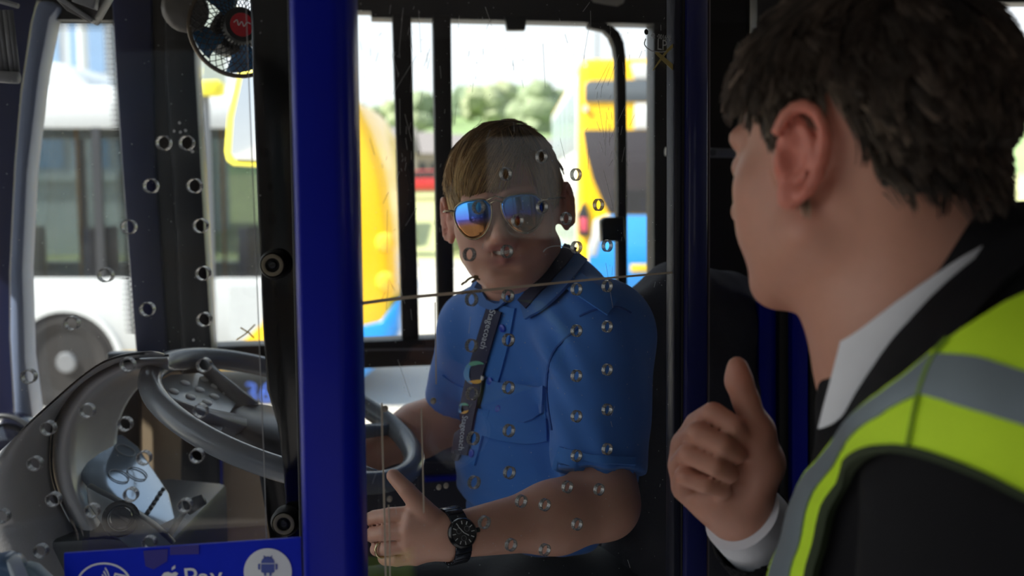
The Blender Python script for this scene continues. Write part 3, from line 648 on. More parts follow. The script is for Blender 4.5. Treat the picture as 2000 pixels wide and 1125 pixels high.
onpane('tape_stroke', [(1278, 102), (1300, 122), (1318, 138), (1335, 154)], 8, M_tape, taper=lambda t: .6 + .5 * math.sin(t * 3))
onpane('tape_stroke', [(1320, 82), (1300, 100), (1285, 120), (1272, 138)], 6, M_tape, taper=lambda t: 1.1 - .9 * t)
onpane('drip_streak', [(743, 786), (744, 860), (747, 960), (751, 1140)], 3, M_score); onpane('drip_streak', [(756, 985), (758, 1040), (759, 1140)], 2, M_score)
onpane('drip_streak', [(820, 797), (822, 880), (825, 1000)], 2, M_score); onpane('drip_streak', [(847, 590), (848, 680), (849, 750)], 1.6, M_score)
for (x, y, r) in [(748, 797, 8), (842, 782, 8), (757, 973, 7), (853, 950, 7), (867, 947, 7)]:
    MB().lathe(Dp(x, y) + DF * .003, DF, [(r * .00042, 0), (r * .00042, .001), (r * .0002, .003), (0, .0035)], 12).build('glue_blob', mat('dried_glue', lin(150, 142, 128), .4), door, smooth=True)
onpane('hair_scratch', [(1058, 492), (1066, 484), (1085, 480), (1105, 484), (1122, 492)], 1.8, M_etch)
for pts in ([(905, 552), (912, 545), (922, 541), (934, 546)], [(918, 551), (926, 546), (930, 540), (923, 539)], [(898, 556), (904, 551)], [(898, 573), (915, 570), (936, 569)]): onpane('dirt_smudge', pts, 4, M_smudge, n=10)
MB().lathe(Dp(1258, 63) + DF * .003, DF, [(.0032, 0), (.0032, .0006), (0, .0008)], 18).build('marking_dot', M_black, door)
def Dux(px, py): a = Dp(px, py); return DU, UZ
lettering('etched_number', '42  001692', Dp(1268, 74) + DF * .0022, DU, UZ, .0078, M_etch, door, lift=0)
lettering('etched_initials', 'LP', Dp(1280, 97) + DF * .0022, DU, UZ, .0175, M_etch, door, lift=0)
onpane('etched_arc', [(1258, 76), (1256, 88), (1268, 99), (1285, 102), (1298, 101)], 1.6, M_etch)
sc = MB()                                                # fine scratches and dust specks, past counting
for _ in range(150):
    x = random.choice([random.uniform(690, 1320), random.gauss(790, 30), random.gauss(1195, 20)]); y = random.uniform(0, 1100) if random.random() < .35 else random.uniform(0, 330)
    L_ = random.uniform(3, 26) if random.random() < .7 else random.uniform(30, 90); an = random.gauss(1.62, .25); a = Dp(x, y) + DF * .0022; b = Dp(x + L_ * math.cos(an), y + L_ * math.sin(an)) + DF * .0022
    if 690 < x < 1310: sc.tube([a, b], .00022, 3)
for _ in range(420):
    x = random.uniform(695, 1318); y = random.uniform(5, 1120); r = random.choice([.0003, .0004, .0006]); c = Dp(x, y) + DF * .0022
    sc.prism([c + r * (math.cos(k * 2.1) * DU + math.sin(k * 2.1) * UZ) for k in range(3)], DF * .0003)
sc.build('scratches', mat('scratch_white', lin(190, 192, 190), .7), door)['kind'] = 'stuff'

# left: fixed front screen
LY = .95
scr = thing('front_screen', 'clear fixed screen with a fan of drilled air holes before the dashboard', 'screen', P(300, 1120, LY))
HL = [(320, 279), (365, 279), (295, 363), (380, 363), (252, 443), (392, 441), (207, 537), (397, 534), (141, 631), (288, 604), (399, 624), (57, 735), (250, 712), (399, 713), (171, 802), (392, 802), (95, 836), (245, 828),
      (69, 905), (282, 894), (385, 890), (105, 975), (256, 966), (181, 997), (362, 987), (5, 1008), (80, 1076), (292, 1060)]
screen(scr, np.array([0, LY, 2.0]), np.array([1.0, 0, 0]), [(-420, -640), (460, -640), (484, 100), (500, 500), (516, 900), (530, 1320), (-420, 1320)], HL, .0064, .006)
em = MB().grid([[P(x, y, LY - .0034), P(x + 1.5, y, LY - .0034), P(x + 1.5, y, LY + .0034), P(x, y, LY + .0034)] for x, y in [(459, -640), (483, 100), (499, 500), (515, 900), (529, 1320)]], closed_u=True)
em.build('pane_edge', mat('bright_cut_edge', lin(150, 150, 146), .4), scr)
for pts in ([(462, 664), (480, 652), (498, 634)], [(470, 640), (486, 650), (496, 660)]):
    MB().tube([P(x, y, LY - .004) for x, y in pts], .0007, 5).build('marker_scribble', mat('ochre_marker', lin(214, 180, 60), .6), scr)
sc = MB()
for _ in range(160):
    x = random.uniform(0, 515); y = random.uniform(5, 1060); r = random.choice([.0003, .0004, .0006]); c = P(x, y, LY - .0036)
    sc.prism([c + r * np.array([math.cos(k * 2.1), 0, math.sin(k * 2.1)]) for k in range(3)], (0, -.0003, 0))
for (x, y) in [(340, 256), (352, 258), (362, 255), (372, 292), (376, 296), (378, 664), (350, 240)]:
    c = P(x, y, LY - .0036); sc.prism([c + .0016 * np.array([math.cos(k * 1.3) * random.uniform(.5, 1.2), 0, math.sin(k * 1.3)]) for k in range(5)], (0, -.0003, 0))
sc.build('dust_specks', mat('scratch_white', 0), scr)['kind'] = 'stuff'

# black pillar between the screens, with its two rubber stops
t = thing('screen_pillar', 'tall black pillar left of the blue post carrying two rubber stops', 'pillar', P(570, 1120, 1.06))
MB().prism([P(x, y, 1.04) for x, y in [(468, -550), (492, 150), (502, 400), (512, 640), (520, 762), (540, 830), (552, 920), (558, 1030), (572, 1320), (660, 1320), (628, -550)]], (0, .03, 0)).build('panel', mat('gloss_black', lin(7, 7, 8), .15, coat=.2), t, bevel=.004)
MB().prism([P(x, y, .99) for x, y in [(546, -590), (562, -590), (606, 1320), (590, 1320)]], (0, .05, 0)).build('edge_rail', M_rubber, t, bevel=.003)
for (x, y), lab in (((535, 517), 'upper round rubber stop on the black pillar'), ((557, 1020), 'lower round rubber stop just above the blue payment sign')):
    c = P(x, y, 1.03); s_ = thing('rubber_stop', lab, 'stop', c, 'rubber stops on the pillar')
    MB().lathe(c + np.array([0, .012, 0]), (0, -1, 0), [(.0150, 0), (.0150, .012), (.0125, .018), (.0105, .015), (0, .015)], 32).build('cup', M_rubber, s_, smooth=True, auto=50)
    MB().ring(c + np.array([0, -.004, 0]), (0, -1, 0), .0072, .0112, .003, 32).build('ring', mat('tan_ring', lin(128, 118, 96), .5), s_, bevel=.0006)
    k = MB().lathe(c + np.array([0, -.002, 0]), (0, -1, 0), [(.0042, 0), (.0042, .003), (.003, .0045), (0, .0045)], 20).build('screw', M_darkgrey, s_, smooth=True, auto=50)
    MB().box(c + np.array([0, -.0068, 0]), (.0024, 0, .0008), (0, .0004, 0), (-.0002, 0, .0006)).build('slot', M_black, k)

# blue payment sign at the bottom
SYN = .925
t = thing('payment_sign', 'blue card payment sign at the foot of the front screen', 'sign', P(357, 1250, SYN))
def sp(px, py, o=0.0): return P(px, py, SYN - o)
MB().prism([sp(x, y) for x, y in [(125, 1081), (587, 1050), (594, 1262), (130, 1296)]], (0, .003, 0)).build('board', mat('sign_blue', lin(2, 36, 190), .45, var=.12, scale=60, spec=.2), t)
M_sw = mat('sign_white', lin(226, 228, 226), .5); su = nrm(sp(587, 1050) - sp(125, 1081)); sv = nrm(np.cross((0, -1, 0), su)); sv = nrm(np.array([-su[2], 0, su[0]]))
PXM = SYN / 2000.0
def sg(px, py): return sp(px, py, .0006)
def loop2(name, pts, m, o=.0006, ext=.0004): return MB().prism([sp(x, y, o + ext) for x, y in pts], (0, ext, 0)).build(name, m, t)
loop2('badge_disc', [(523 + 47 * math.cos(i / 40 * 6.2832), 1117 + 46 * math.sin(i / 40 * 6.2832)) for i in range(40)], M_sw)
M_rb = mat('badge_blue', lin(70, 86, 160), .5)
hd = [(509 + 14 + 13 * math.cos(a), 1100 + 13 * math.sin(a)) for a in np.linspace(math.pi, 2 * math.pi, 14)]
loop2('emblem_piece', hd, M_rb, .0011); loop2('emblem_piece', [(510, 1102), (536, 1102), (536, 1117), (533, 1119), (513, 1119), (510, 1117)], M_rb, .0011)
for q in ([(504, 1102), (508, 1101), (508, 1113), (504, 1112)], [(538, 1101), (542, 1102), (542, 1112), (538, 1113)], [(515, 1118), (520, 1118), (520, 1125), (516, 1125)], [(526, 1118), (531, 1118), (530, 1125), (526, 1125)], [(514, 1086), (516, 1085), (519, 1090), (517, 1091)], [(530, 1085), (532, 1086), (529, 1091), (527, 1090)]): loop2('emblem_piece', q, M_rb, .0011)
lettering('badge_lettering', 'pay', sg(523, 1150) + np.array([0, -.0008, 0]), su, sv, 44 * PXM, M_rb, t, center=True)
lettering('sign_lettering', 'Pay', sg(360, 1147), su, sv, 58 * PXM, M_sw, t)
ap = [(335, 1120), (328, 1117), (320, 1119), (315, 1126), (315, 1138), (320, 1148), (326, 1152), (333, 1150), (340, 1152), (346, 1147), (350, 1139), (345, 1134), (344, 1126), (348, 1120), (342, 1117)]
loop2('fruit_emblem', ap, M_sw); loop2('fruit_emblem', [(335, 1114), (336, 1108), (342, 1104), (342, 1110)], M_sw)
oval = MB().grid([[sp(203 + r * math.cos(a), 1142 + r * .8 * math.sin(a), .0006) for r in (50, 54)] for a in np.linspace(0, 2 * math.pi, 60)]); oval.build('oval_outline', M_sw, t, solid=.0004)
for k in range(4):
    r = 12 + 8 * k; MB().grid([[sp(192 + q * math.cos(a) * .6, 1140 + q * math.sin(a), .0006) for q in (r, r + 3.5)] for a in np.linspace(-.95, .95, 12)]).build('wave_mark', M_sw, t, solid=.0004)
loop2('card_mark', [(224, 1119), (246, 1124), (246, 1128), (226, 1123), (222, 1136), (219, 1135)], M_sw)
loop2('worn_patch', [(280, 1076), (328, 1072), (326, 1096), (300, 1112), (284, 1106)], mat('worn_blue', lin(50, 44, 130), .6)); loop2('worn_patch', [(332, 1068), (388, 1064), (388, 1082), (332, 1084)], mat('worn_blue', 0), .0008)

# ticket machine corner, bottom left
t = thing('ticket_machine', 'blue-grey ticket machine corner at the lower left edge', 'machine', P(20, 1200, .9))
c0 = P(-45, 1160, .93)
MB().prism([P(x, y, .88) for x, y in [(-140, 1122), (-10, 1098), (12, 1102), (24, 1124), (32, 1150), (40, 1300), (-140, 1300)]], (0, .035, 0)).build('body', mat('slate_machine', lin(64, 88, 116), .3), t, bevel=.006)
MB().prism([P(x, y, .87) for x, y in [(10, 1094), (20, 1102), (36, 1140), (44, 1300), (36, 1300), (26, 1145), (14, 1110)]], (0, .02, 0)).build('edge_trim', mat('pale_trim', lin(176, 188, 196), .35), t, bevel=.002)
MB().prism([P(x, y, .9) for x, y in [(34, 1106), (60, 1112), (110, 1160), (150, 1300), (44, 1300)]], (0, .02, 0)).build('tray', mat('teal_grey', lin(112, 134, 146), .4), t, bevel=.004)

# ------------------------------------------------------------------ steering wheel
wc = P(560, 812, 1.50); wu = nrm([.925, 0.10, -.365]); wv = np.array([-.06, 1.0, .085]); wv = nrm(wv - wu * (wv @ wu)); wn = np.cross(wu, wv); wn = wn if wn[2] > 0 else -wn
t = thing('steering_wheel', 'large tilted black steering wheel held by the driver', 'steering wheel', wc - UZ * .1); RW = .202
def wpnt(a, r, h=0.0): return wc + r * (math.cos(a) * wu + math.sin(a) * wv) + wn * h
M_wheel = mat('wheel_grip', lin(112, 117, 122), .26, bump=.1)
MB().tube([wpnt(a, RW) for a in np.linspace(0, 2 * math.pi, 73)[:-1]], .0165, 14, closed=True).build('rim', M_wheel, t, smooth=True)
for a in (0.62, -.62, math.pi - .62, math.pi + .62):
    MB().tube([wpnt(a, .205), wpnt(a, .15, -.012), wpnt(a * 1.0, .07, -.028)], [.011, .012, .02], 10).build('spoke', M_wheel, t, smooth=True)
MB().lathe(wc - wn * .05, wn, [(.03, -.02), (.075, 0), (.085, .02), (.07, .034), (0, .038)], 30).build('hub', M_darkgrey, t, smooth=True)
# perforated plate in the wheel, far left of the hub
pl = MB(); pa = [wpnt(math.pi + d, r, -.02) for d, r in [(-.62, .19), (-.3, .196), (0, .197), (.3, .194), (.6, .185), (.9, .12), (.4, .085), (-.4, .085), (-.9, .12)]]
kp = pl.prism(pa, -wn * .006).build('switch_plate', mat('pale_switch_plate', lin(150, 160, 166), .25), t, bevel=.002)
for r in (.115, .14, .165):
    for d in (-.55, -.25, .05, .35): MB().lathe(wpnt(math.pi + d, r, -.02), wn, [(.0075, -.002), (.0075, .002), (.006, .0032), (0, .0032)], 14).build('button', mat('white_button', lin(215, 222, 224), .4), kp, smooth=True, auto=50)
MB().tube([wc - wn * .05, P(612, 1280, 1.52)], [.03, .035], 16).build('column', M_black, t, smooth=True, auto=50)

# ------------------------------------------------------------------ dashboard
t = thing('dashboard', 'grey moulded dashboard pod with round hood behind the front screen', 'dashboard', P(150, 1250, 1.35))
M_dash = mat('grey_dash', lin(146, 145, 146), .32, bump=.15, bscale=500)
arc0 = [(330, 724), (262, 732), (205, 765), (170, 815), (156, 872), (160, 930), (180, 985), (215, 1030)]
arc1 = [(330, 700), (252, 705), (180, 740), (134, 795), (114, 858), (113, 920), (128, 975), (168, 1045)]
arc2 = [(330, 694), (246, 702), (165, 742), (112, 815), (101, 868), (103, 930), (124, 988), (172, 1075)]
N_ = 36
r0 = [P(x, y, 1.52) for x, y in curve_pts(arc0, N_)]; rb = [P(x, y, 1.44) for x, y in curve_pts([tuple((np.array(a) * .55 + np.array(b) * .45)) for a, b in zip(arc0, arc1)], N_)]; r1 = [P(x, y, 1.43) for x, y in curve_pts(arc1, N_)]
rin = [p + np.array([.02, .10, -.01]) for p in r0]; rbk = [P(x, y, 1.50) for x, y in curve_pts(arc2, N_)]
MB().grid([rin, r0, rb, r1, rbk]).build('hood_ring', mat('hood_grey', lin(190, 192, 194), .26), t, smooth=True, solid=.006, sub=1)
o0 = [P(x, y, 1.445) for x, y in curve_pts(arc2, N_)]
arc3 = [(300, 686), (215, 700), (120, 770), (60, 836), (20, 930), (30, 1010), (50, 1080), (90, 1180)]
arc4 = [(270, 690), (180, 715), (60, 820), (-30, 905), (-90, 990), (-90, 1070), (-60, 1160), (0, 1280)]
o1 = [P(x, y, 1.36) for x, y in curve_pts(arc3, N_)]; o2 = [P(x, y, 1.34) for x, y in curve_pts(arc4, N_)]; o3 = [P(x, y + 30, 1.72) for x, y in curve_pts(arc4, N_)]
MB().grid([o0, o1, o2, o3]).build('cowl', M_dash, t, smooth=True, solid=.006, sub=1)
MB().tube([P(x, y, 1.435) for x, y in curve_pts(arc2, 40)], .0018, 6).build('seam', M_black, t)
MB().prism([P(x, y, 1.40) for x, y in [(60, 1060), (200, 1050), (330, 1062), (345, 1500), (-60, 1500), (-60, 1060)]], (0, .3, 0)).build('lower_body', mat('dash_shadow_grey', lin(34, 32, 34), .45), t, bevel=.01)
# instrument glass inside the hood, tipped up to the sky
ig = [P(148, 912, 1.50), P(170, 880, 1.56), P(205, 852, 1.62), P(240, 846, 1.65), P(272, 868, 1.64), P(330, 965, 1.56), P(352, 1030, 1.48), P(320, 1050, 1.44), P(230, 985, 1.46), P(170, 950, 1.48)]
c_ = sum(ig) / len(ig); nn_ = nrm(np.cross(ig[2] - ig[0], ig[5] - ig[0])); nn_ = nn_ if nn_[2] > 0 else -nn_
ig = [p - nn_ * ((p - c_) @ nn_) for p in ig]
gp = MB().prism(ig, -nn_ * .01).build('instrument_panel', mat('instrument_glass', lin(150, 166, 182), .12, metal=.55, var=.1, scale=8), t, bevel=.003)
for (x, y) in [(245, 880), (268, 925), (232, 930)]:
    h_ = hit(x, y, c_ + nn_ * .001, nn_); MB().ring(h_, nn_, .015, .0165, .0012, 28).build('gauge_bezel', mat('gauge_rim', lin(110, 116, 122), .3), gp)
for i in range(6): h_ = hit(288 + i * 6, 1002 - i * 9, c_ + nn_ * .001, nn_); MB().lathe(h_, nn_, [(.0035, 0), (.0035, .003), (0, .004)], 12).build('indicator_stud', M_black, gp)
# switch strip with rotary knob
sw = [(166, 948), (190, 962), (236, 985), (300, 1030), (338, 1066), (300, 1078), (250, 1070), (200, 1030), (170, 985)]
so = MB().prism([P(x, y, 1.37 + (x - 166) / 172 * -.04) for x, y in sw], (0, .02, 0)).build('switch_strip', mat('strip_grey', lin(60, 68, 74), .35), t, bevel=.004)
kc = P(236, 1013, 1.345); ka = nrm([.35, -.85, .4])
MB().ring(kc - ka * .002, ka, .017, .0245, .006, 30).build('knob_ring', M_black, so, bevel=.001)
MB().lathe(kc, ka, [(.016, 0), (.0155, .012), (.013, .016), (0, .016)], 24).build('rotary_knob', mat('knob_black', lin(24, 26, 34), .25), so, smooth=True, auto=50)
MB().box(kc + ka * .018, nrm(np.cross(ka, (.5, 0, .8))) * .011, nrm((.5, 0, .8)) * .003, ka * .004).build('knob_grip', mat('knob_black', 0), so, bevel=.001)
MB().tube([P(328, 1050, 1.40), P(352, 1010, 1.40), P(372, 985, 1.41)], .004, 8).build('column_stalk', mat('stalk_grey', lin(140, 142, 140), .4), t, smooth=True)
MB().tube([P(366, 990, 1.41), P(398, 975, 1.41)], [.012, .008], 12).build('stalk_tip', M_darkgrey, t, smooth=True)
# dark dome at the far left and a cable along the lining
t = thing('dash_speaker', 'glossy black dome behind the dashboard at the left edge', 'dome', P(30, 870, 1.9))
c = P(28, 866, 1.9); f_ = Field(c - .13, c + .13, .006); f_.ell(c, (.058, .05, .06)); f_.ell(c - np.array([.03, 0, .03]), (.06, .05, .06), k=.02); v, q = f_.mesh(2); link('shell', mesh_np('shell', v, q), mat('gloss_navy_black', lin(14, 18, 34), .12, coat=.6), t, True)
MB().tube([c + np.array([.065 * math.cos(a), -.04, .062 * math.sin(a)]) for a in np.linspace(.1, 2.6, 20)], .005, 8).build('rim', M_darkgrey, t, smooth=True)
tag(MB().tube(curve_pts([P(250, 905, 1.9), P(300, 942, 1.93), P(420, 968, 1.96), P(520, 965, 1.97), P(640, 950, 1.98)], 30), .005, 8).build('cable', M_black, smooth=True), 'thin black cable sagging across the beige lining', 'cable')

# ------------------------------------------------------------------ fan at the top
fc = P(464, 56, 1.62); fa = nrm(np.array([.5, -1, .05])); fx = nrm(np.cross(UZ, fa)); fz = np.cross(fa, fx)
t = thing('cab_fan', 'round wire-guarded fan with blue blades and red hub', 'fan', fc + UZ * .16); RF = .073
def fp(r, a, h=0.0): return fc + r * (math.cos(a) * fx + math.sin(a) * fz) + fa * h
MB().tube([fp(RF, a) for a in np.linspace(0, 2 * math.pi, 61)[:-1]], .0035, 8, closed=True).build('guard_ring', mat('guard_bronze', lin(96, 84, 70), .35, metal=.6), t, smooth=True)
g = MB()
for k in range(36):
    for sgn in (1, -1): g.tube([fp(.024 + (RF - .024) * u, k / 36 * 6.2832 + sgn * u * .75, .028 * (1 - u ** 2)) for u in np.linspace(0, 1, 7)], .0007, 4)
for rr in (.04, .057): g.tube([fp(rr, a, .028 * (1 - ((rr - .028) / (RF - .028)) ** 2)) for a in np.linspace(0, 6.2832, 49)[:-1]], .0007, 4, closed=True)
g.build('guard_wires', mat('wire_black', lin(30, 28, 28), .4, metal=.5), t)['kind'] = 'stuff'
M_blade = mat('blue_blade', lin(22, 100, 150), .3)
for k in range(4):
    a0 = k * math.pi / 2 + .3; MB().grid([[fp(r, a0 + da * (0.5 + r * 7), -.012 + .02 * da - .008) for r in (.016, .03, .045, .055, .064)] for da in np.linspace(-.55, .55, 7)]).build('blade', M_blade, t, smooth=True, solid=.0015)
MB().lathe(fc + fa * .024, fa, [(.028, -.012), (.028, .004), (.025, .009), (.018, .009)], 30).build('hub', M_black, t, smooth=True, auto=50)
bd = MB().lathe(fc + fa * .031, fa, [(.0185, 0), (.0175, .004), (0, .005)], 30).build('hub_badge', mat('red_badge', lin(196, 26, 44), .35), t, smooth=True, auto=50)
MB().tube(curve_pts([fc + fa * .0365 + fx * a + fz * b for a, b in [(-.013, .002), (-.008, .006), (-.006, -.002), (-.001, .004), (.002, -.003), (.007, .003), (.013, .001)]], 24), .0008, 5).build('badge_script', M_sw, bd)
MB().lathe(fc - fa * .09, fa, [(.02, 0), (.032, .01), (.036, .06), (.03, .07)], 24).build('motor', M_black, t, smooth=True, auto=50)
MB().tube([fc - fa * .05, fc - fa * .06 + UZ * .1, fc - fa * .05 + UZ * .2 + BB * .05], .011, 10).build('stem', M_black, t, smooth=True)
b0 = P(362, 18, 1.60); MB().lathe(b0, fa, [(.0, -.02), (.03, -.02), (.036, 0), (.03, .012), (0, .016)], 20).build('motor_bracket', mat('bracket_grey', lin(96, 92, 88), .4), t, smooth=True)

# yellow-edged outside mirror
t = thing('wing_mirror', 'tall outside mirror with a bright yellow edge left of the black pillar', 'mirror', P(480, 330, 2.62))
fr_ = [(462, 140), (476, 136), (560, 136), (572, 150), (572, 318), (560, 330), (452, 324), (440, 316), (436, 296), (441, 230)]
mn_ = nrm([-.5, -.86, .03]); mp_ = P(500, 230, 2.62)
MB().prism([hit(x, y, mp_, mn_) for x, y in fr_], -mn_ * .05).build('housing', M_byellow, t, bevel=.008)
MB().prism([hit(x, y, mp_ + mn_ * .006, mn_) for x, y in [(472, 150), (560, 148), (562, 316), (458, 312), (450, 300), (455, 230)]], -mn_ * .012).build('mirror_glass', mat('mirror_silver', lin(215, 218, 220), .12, metal=1.0, var=.02), t, bevel=.003)
MB().tube([P(560, 240, 2.66), P(640, 250, 2.4), P(660, 250, 2.2)], .012, 8).build('arm', M_black, t)

# visor bracket and roller blind at the top left
t = thing('visor_bracket', 'dark grey angled visor bracket at the top of the quarter window', 'bracket', P(165, -40, 1.5))
MB().prism([P(x, y, 1.5) for x, y in [(128, 20), (178, 46), (222, -30), (222, -140), (90, -140), (100, -10)]], (0, .03, 0)).build('plate', mat('bracket_dark', lin(66, 64, 64), .4), t, bevel=.004)
MB().prism([P(x, y, 1.49) for x, y in [(100, -8), (178, 44), (182, 38), (106, -16)]], (0, .012, 0)).build('edge_strip', M_grey, t, bevel=.001); MB().prism([P(x, y, 1.485) for x, y in [(138, 2), (166, -70), (206, -70), (182, 18)]], (0, .02, 0)).build('hinge_plate', M_grey, t, bevel=.002)
t = thing('roller_blind', 'grey ribbed roller blind at the upper left edge', 'blind', P(0, 150, 1.6))
for k in range(9): MB().tube([P(-60 + k * 10, 20, 1.6), P(-45 + k * 10, 150, 1.6)], .0042, 8).build('rib', M_grey if k % 2 else mat('rib_grey', lin(86, 88, 92), .5), t, smooth=True)
MB().tube([P(-70, 146, 1.59), P(36, 152, 1.59)], .009, 12).build('bottom_bar', mat('bar_grey', lin(140, 142, 146), .4), t, smooth=True); MB().tube([P(-40, -10, 1.6), P(36, 12, 1.6)], .004, 8).build('rail', M_grey, t)

# ------------------------------------------------------------------ driver's seat
t = thing('driver_seat', 'dark fabric driver seat behind the driver', 'seat', P(1330, 1300, 1.6))
M_seat = mat('dark_seat_fabric', lin(48, 48, 56), .85, var=.25, bump=.4, bscale=300)
sc_ = P(1360, 830, 1.72); f_ = Field(sc_ - np.array([.22, .24, .42]), sc_ + np.array([.22, .24, .42]), .008)
for a, b, r in [((1320, 640, 1.66), (1300, 1120, 1.56), .10), ((1400, 640, 1.80), (1390, 1120, 1.72), .10), ((1360, 640, 1.73), (1345, 1150, 1.64), .10)]: f_.cap(P(*a), P(*b), r, r, k=.05)
v, q = f_.mesh(2); n_ = vnormals(v, q); v = v + n_ * np.array([.012 * noise.noise((p[0] * 14, p[1] * 14, p[2] * 9)) + .004 * math.sin(p[2] * 60 + p[0] * 40) for p in v])[:, None]
link('backrest', mesh_np('backrest', v, q), M_seat, t, True)
f_ = Field(P(1180, 1290, 1.5) - np.array([.4, .35, .16]), P(1180, 1290, 1.5) + np.array([.35, .35, .14]), .01); f_.ell(P(1170, 1310, 1.52), (.28, .24, .07)); v, q = f_.mesh(2); link('cushion', mesh_np('cushion', v, q), M_seat, t, True)
zc = P(1180, 1310, 1.55); MB().abox((zc[0] - .18, 1.36, .85), (zc[0] + .18, 1.74, zc[2] - .03)).build('pedestal', M_black, t, bevel=.02)

# ------------------------------------------------------------------ people
def head_frame(f, roll=0.0, up=None):
    y = nrm(f); z0 = UZ if up is None else nrm(up); x = nrm(np.cross(z0, y)); z = np.cross(y, x); 
    if z[2] < 0: z = -z
    if roll:
        x, z = x * math.cos(roll) + z * math.sin(roll), z * math.cos(roll) - x * math.sin(roll)
    return x, y, z                                        # x = the person's left, y = forward, z = up
class Head:
    def __init__(s, o, f, roll=0.0, sc=1.0, wide=1.0, up=None): s.o = np.asarray(o, float); s.x, s.y, s.z = head_frame(f, roll, up); s.R = np.stack([s.x, s.y, s.z]); s.s = sc; s.w = wide
    def p(s, a, b, c): return s.o + s.s * (s.x * a * s.w + s.y * b + s.z * c)
    def loc(s, v): l = ((np.asarray(v) - s.o) @ s.R.T) / s.s; l[..., 0] /= s.w; return l
CRC = np.array([0, -.018, .035]); CRR = np.array([.0745, .097, .086])
def add_head(F, H, smile=0.0, ear=1.0, earang=.35, ck=0.0):
    e = lambda c, r, k=.012, sub=False, R=None: F.ell(H.p(*c), np.array(r) * H.s * np.array([H.w, 1, 1]), H.R if R is None else R, k, sub)
    cp = lambda a, b, ra, rb, k=.008, sub=False: F.cap(H.p(*a), H.p(*b), ra * H.s, rb * H.s, k, sub)
    e(CRC, CRR); e((0, .028, -.03), (.064, .062, .07), .02); e((0, .04, -.062), (.05, .045, .044), .02)
    for s in (-1, 1):
        e((s * (.043 - ck), .052 - ck, -.022), (.022, .024, .022), .02)                      # cheekbone
        e((s * (.034 - ck), .058 - ck, -.052), (.022, .022, .022), .02)                      # cheek
        cp((s * .052, .0, -.058), (s * .018, .066, -.096), .020, .016, .02)      # jaw line
        cp((s * .012, .084, .016), (s * .042, .068, .018), .009, .009, .012)     # brow
        e((s * .032, .088, -.004), (.017, .010, .011), .010, True)               # eye socket
        e((s * .032, .070, -.004), (.0135, .0135, .0125), .003)                  # eyeball under the lids
        e((s * .0115, .093, -.043), (.0085, .010, .0075), .006)                  # nostril wing
    e((0, .068, -.100), (.020, .018, .016), .016)                                # chin
    cp((0, .086, .006), (0, .104, -.034), .0075, .0095, .010); e((0, .104, -.037), (.0105, .0105, .0095), .008)
    e((0, .080, -.058), (.030, .013, .020), .012)
    up = .005 * smile
    for s in (-1, 1):
        cp((0, .0925, -.0525), (s * .028, .079, -.0575 + up), .0046, .0022, .004); cp((0, .0905, -.0685), (s * .025, .079, -.0605 + up), .0056, .0024, .004)
        cp((s * .031, .077, -.058 + up), (s * .038, .066, -.040), .0038, .003, .008, True)
        cp((0, .0985 - .004 * smile, -.0600), (s * .027, .086 - .002 * smile, -.0590 + up), .0014 + .0026 * smile, .0012, .0015, True)
    e((0, .088, -.083), (.018, .006, .004), .006, True)
    for s in (-1, 1):                                                            # ears: disc, rolled rim, inner ridge, bowl, lobe
        ca, sa = math.cos(earang), math.sin(earang); ax = H.x * s * ca + H.y * sa; bk = -H.y * ca + H.x * s * sa; upv = nrm(H.z - H.y * .2); bk = nrm(bk - upv * (bk @ upv)); ax = nrm(np.cross(bk, upv)) * (1 if np.dot(np.cross(bk, upv), ax) > 0 else -1)
        R = np.stack([ax, bk, upv]); c = H.p(s * .078, -.010, -.004) + (bk * .004 + ax * .003) * H.s; E = lambda a, b, o=0.0: c + (bk * a + upv * b + ax * o) * H.s * ear
        F.ell(c, np.array([.0035, .0165, .0285]) * H.s * ear, R, .006)
        an = [2.7, 2.3, 1.9, 1.5, 1.1, .7, .3, -.1, -.5, -.9, -1.2]; rim = [E(math.cos(t) * (.0165 if t > 0 else .0145), math.sin(t) * .0295 + .001, .0065) for t in an]
        F.chain(rim, [.0040 * H.s * ear] * len(rim), .0025)
        F.chain([E(.000, .018, .004), E(.007, .009, .006), E(.008, -.004, .006), E(.002, -.015, .005)], [.0028 * H.s] * 4, .002)
        F.ell(E(-.003, -.006, .006), np.array([.0065, .0075, .0105]) * H.s, R, .003, True); F.ell(E(-.002, .010, .0055), np.array([.0035, .0055, .006]) * H.s, R, .003, True)
        F.ell(E(-.004, -.0285, .001), np.array([.0045, .0085, .0095]) * H.s * ear, R, .006); F.ell(E(-.012, -.006, .003), np.array([.004, .004, .007]) * H.s, R, .004)
        cp((s * .064, .0, -.012), (s * .068, -.012, .0), .016, .012, .012)
def skin_cols(v, H, base, ears=1.25):
    l = H.loc(v); c = np.tile(np.array(base), (len(v), 1)); g = lambda ctr, r: np.exp(-(((l - np.array(ctr)) / np.array(r)) ** 2).sum(1))
    for s in (-1, 1):
        k = g((s * .082, -.014, -.004), (.014, .03, .04))[:, None] * (ears - 1) * 2; c = c * (1 - np.clip(k, 0, .8)) + np.clip(k, 0, .8) * np.array(base) * np.array([1.12, .62, .62])
        k = g((s * .045, .06, -.035), (.022, .03, .022))[:, None] * .35; c = c * (1 - k) + k * np.array(base) * np.array([1.05, .75, .72])
    k = np.clip(np.maximum(g((0, .092, -.0520), (.024, .02, .0052)), g((0, .092, -.0690), (.021, .02, .0064)))[:, None] * 1.1, 0, .9); c = c * (1 - k) + k * np.array([.42, .15, .13])
    k = g((0, .105, -.036), (.014, .02, .012))[:, None] * .3; c = c * (1 - k) + k * np.array(base) * np.array([1.05, .72, .68])
    return c
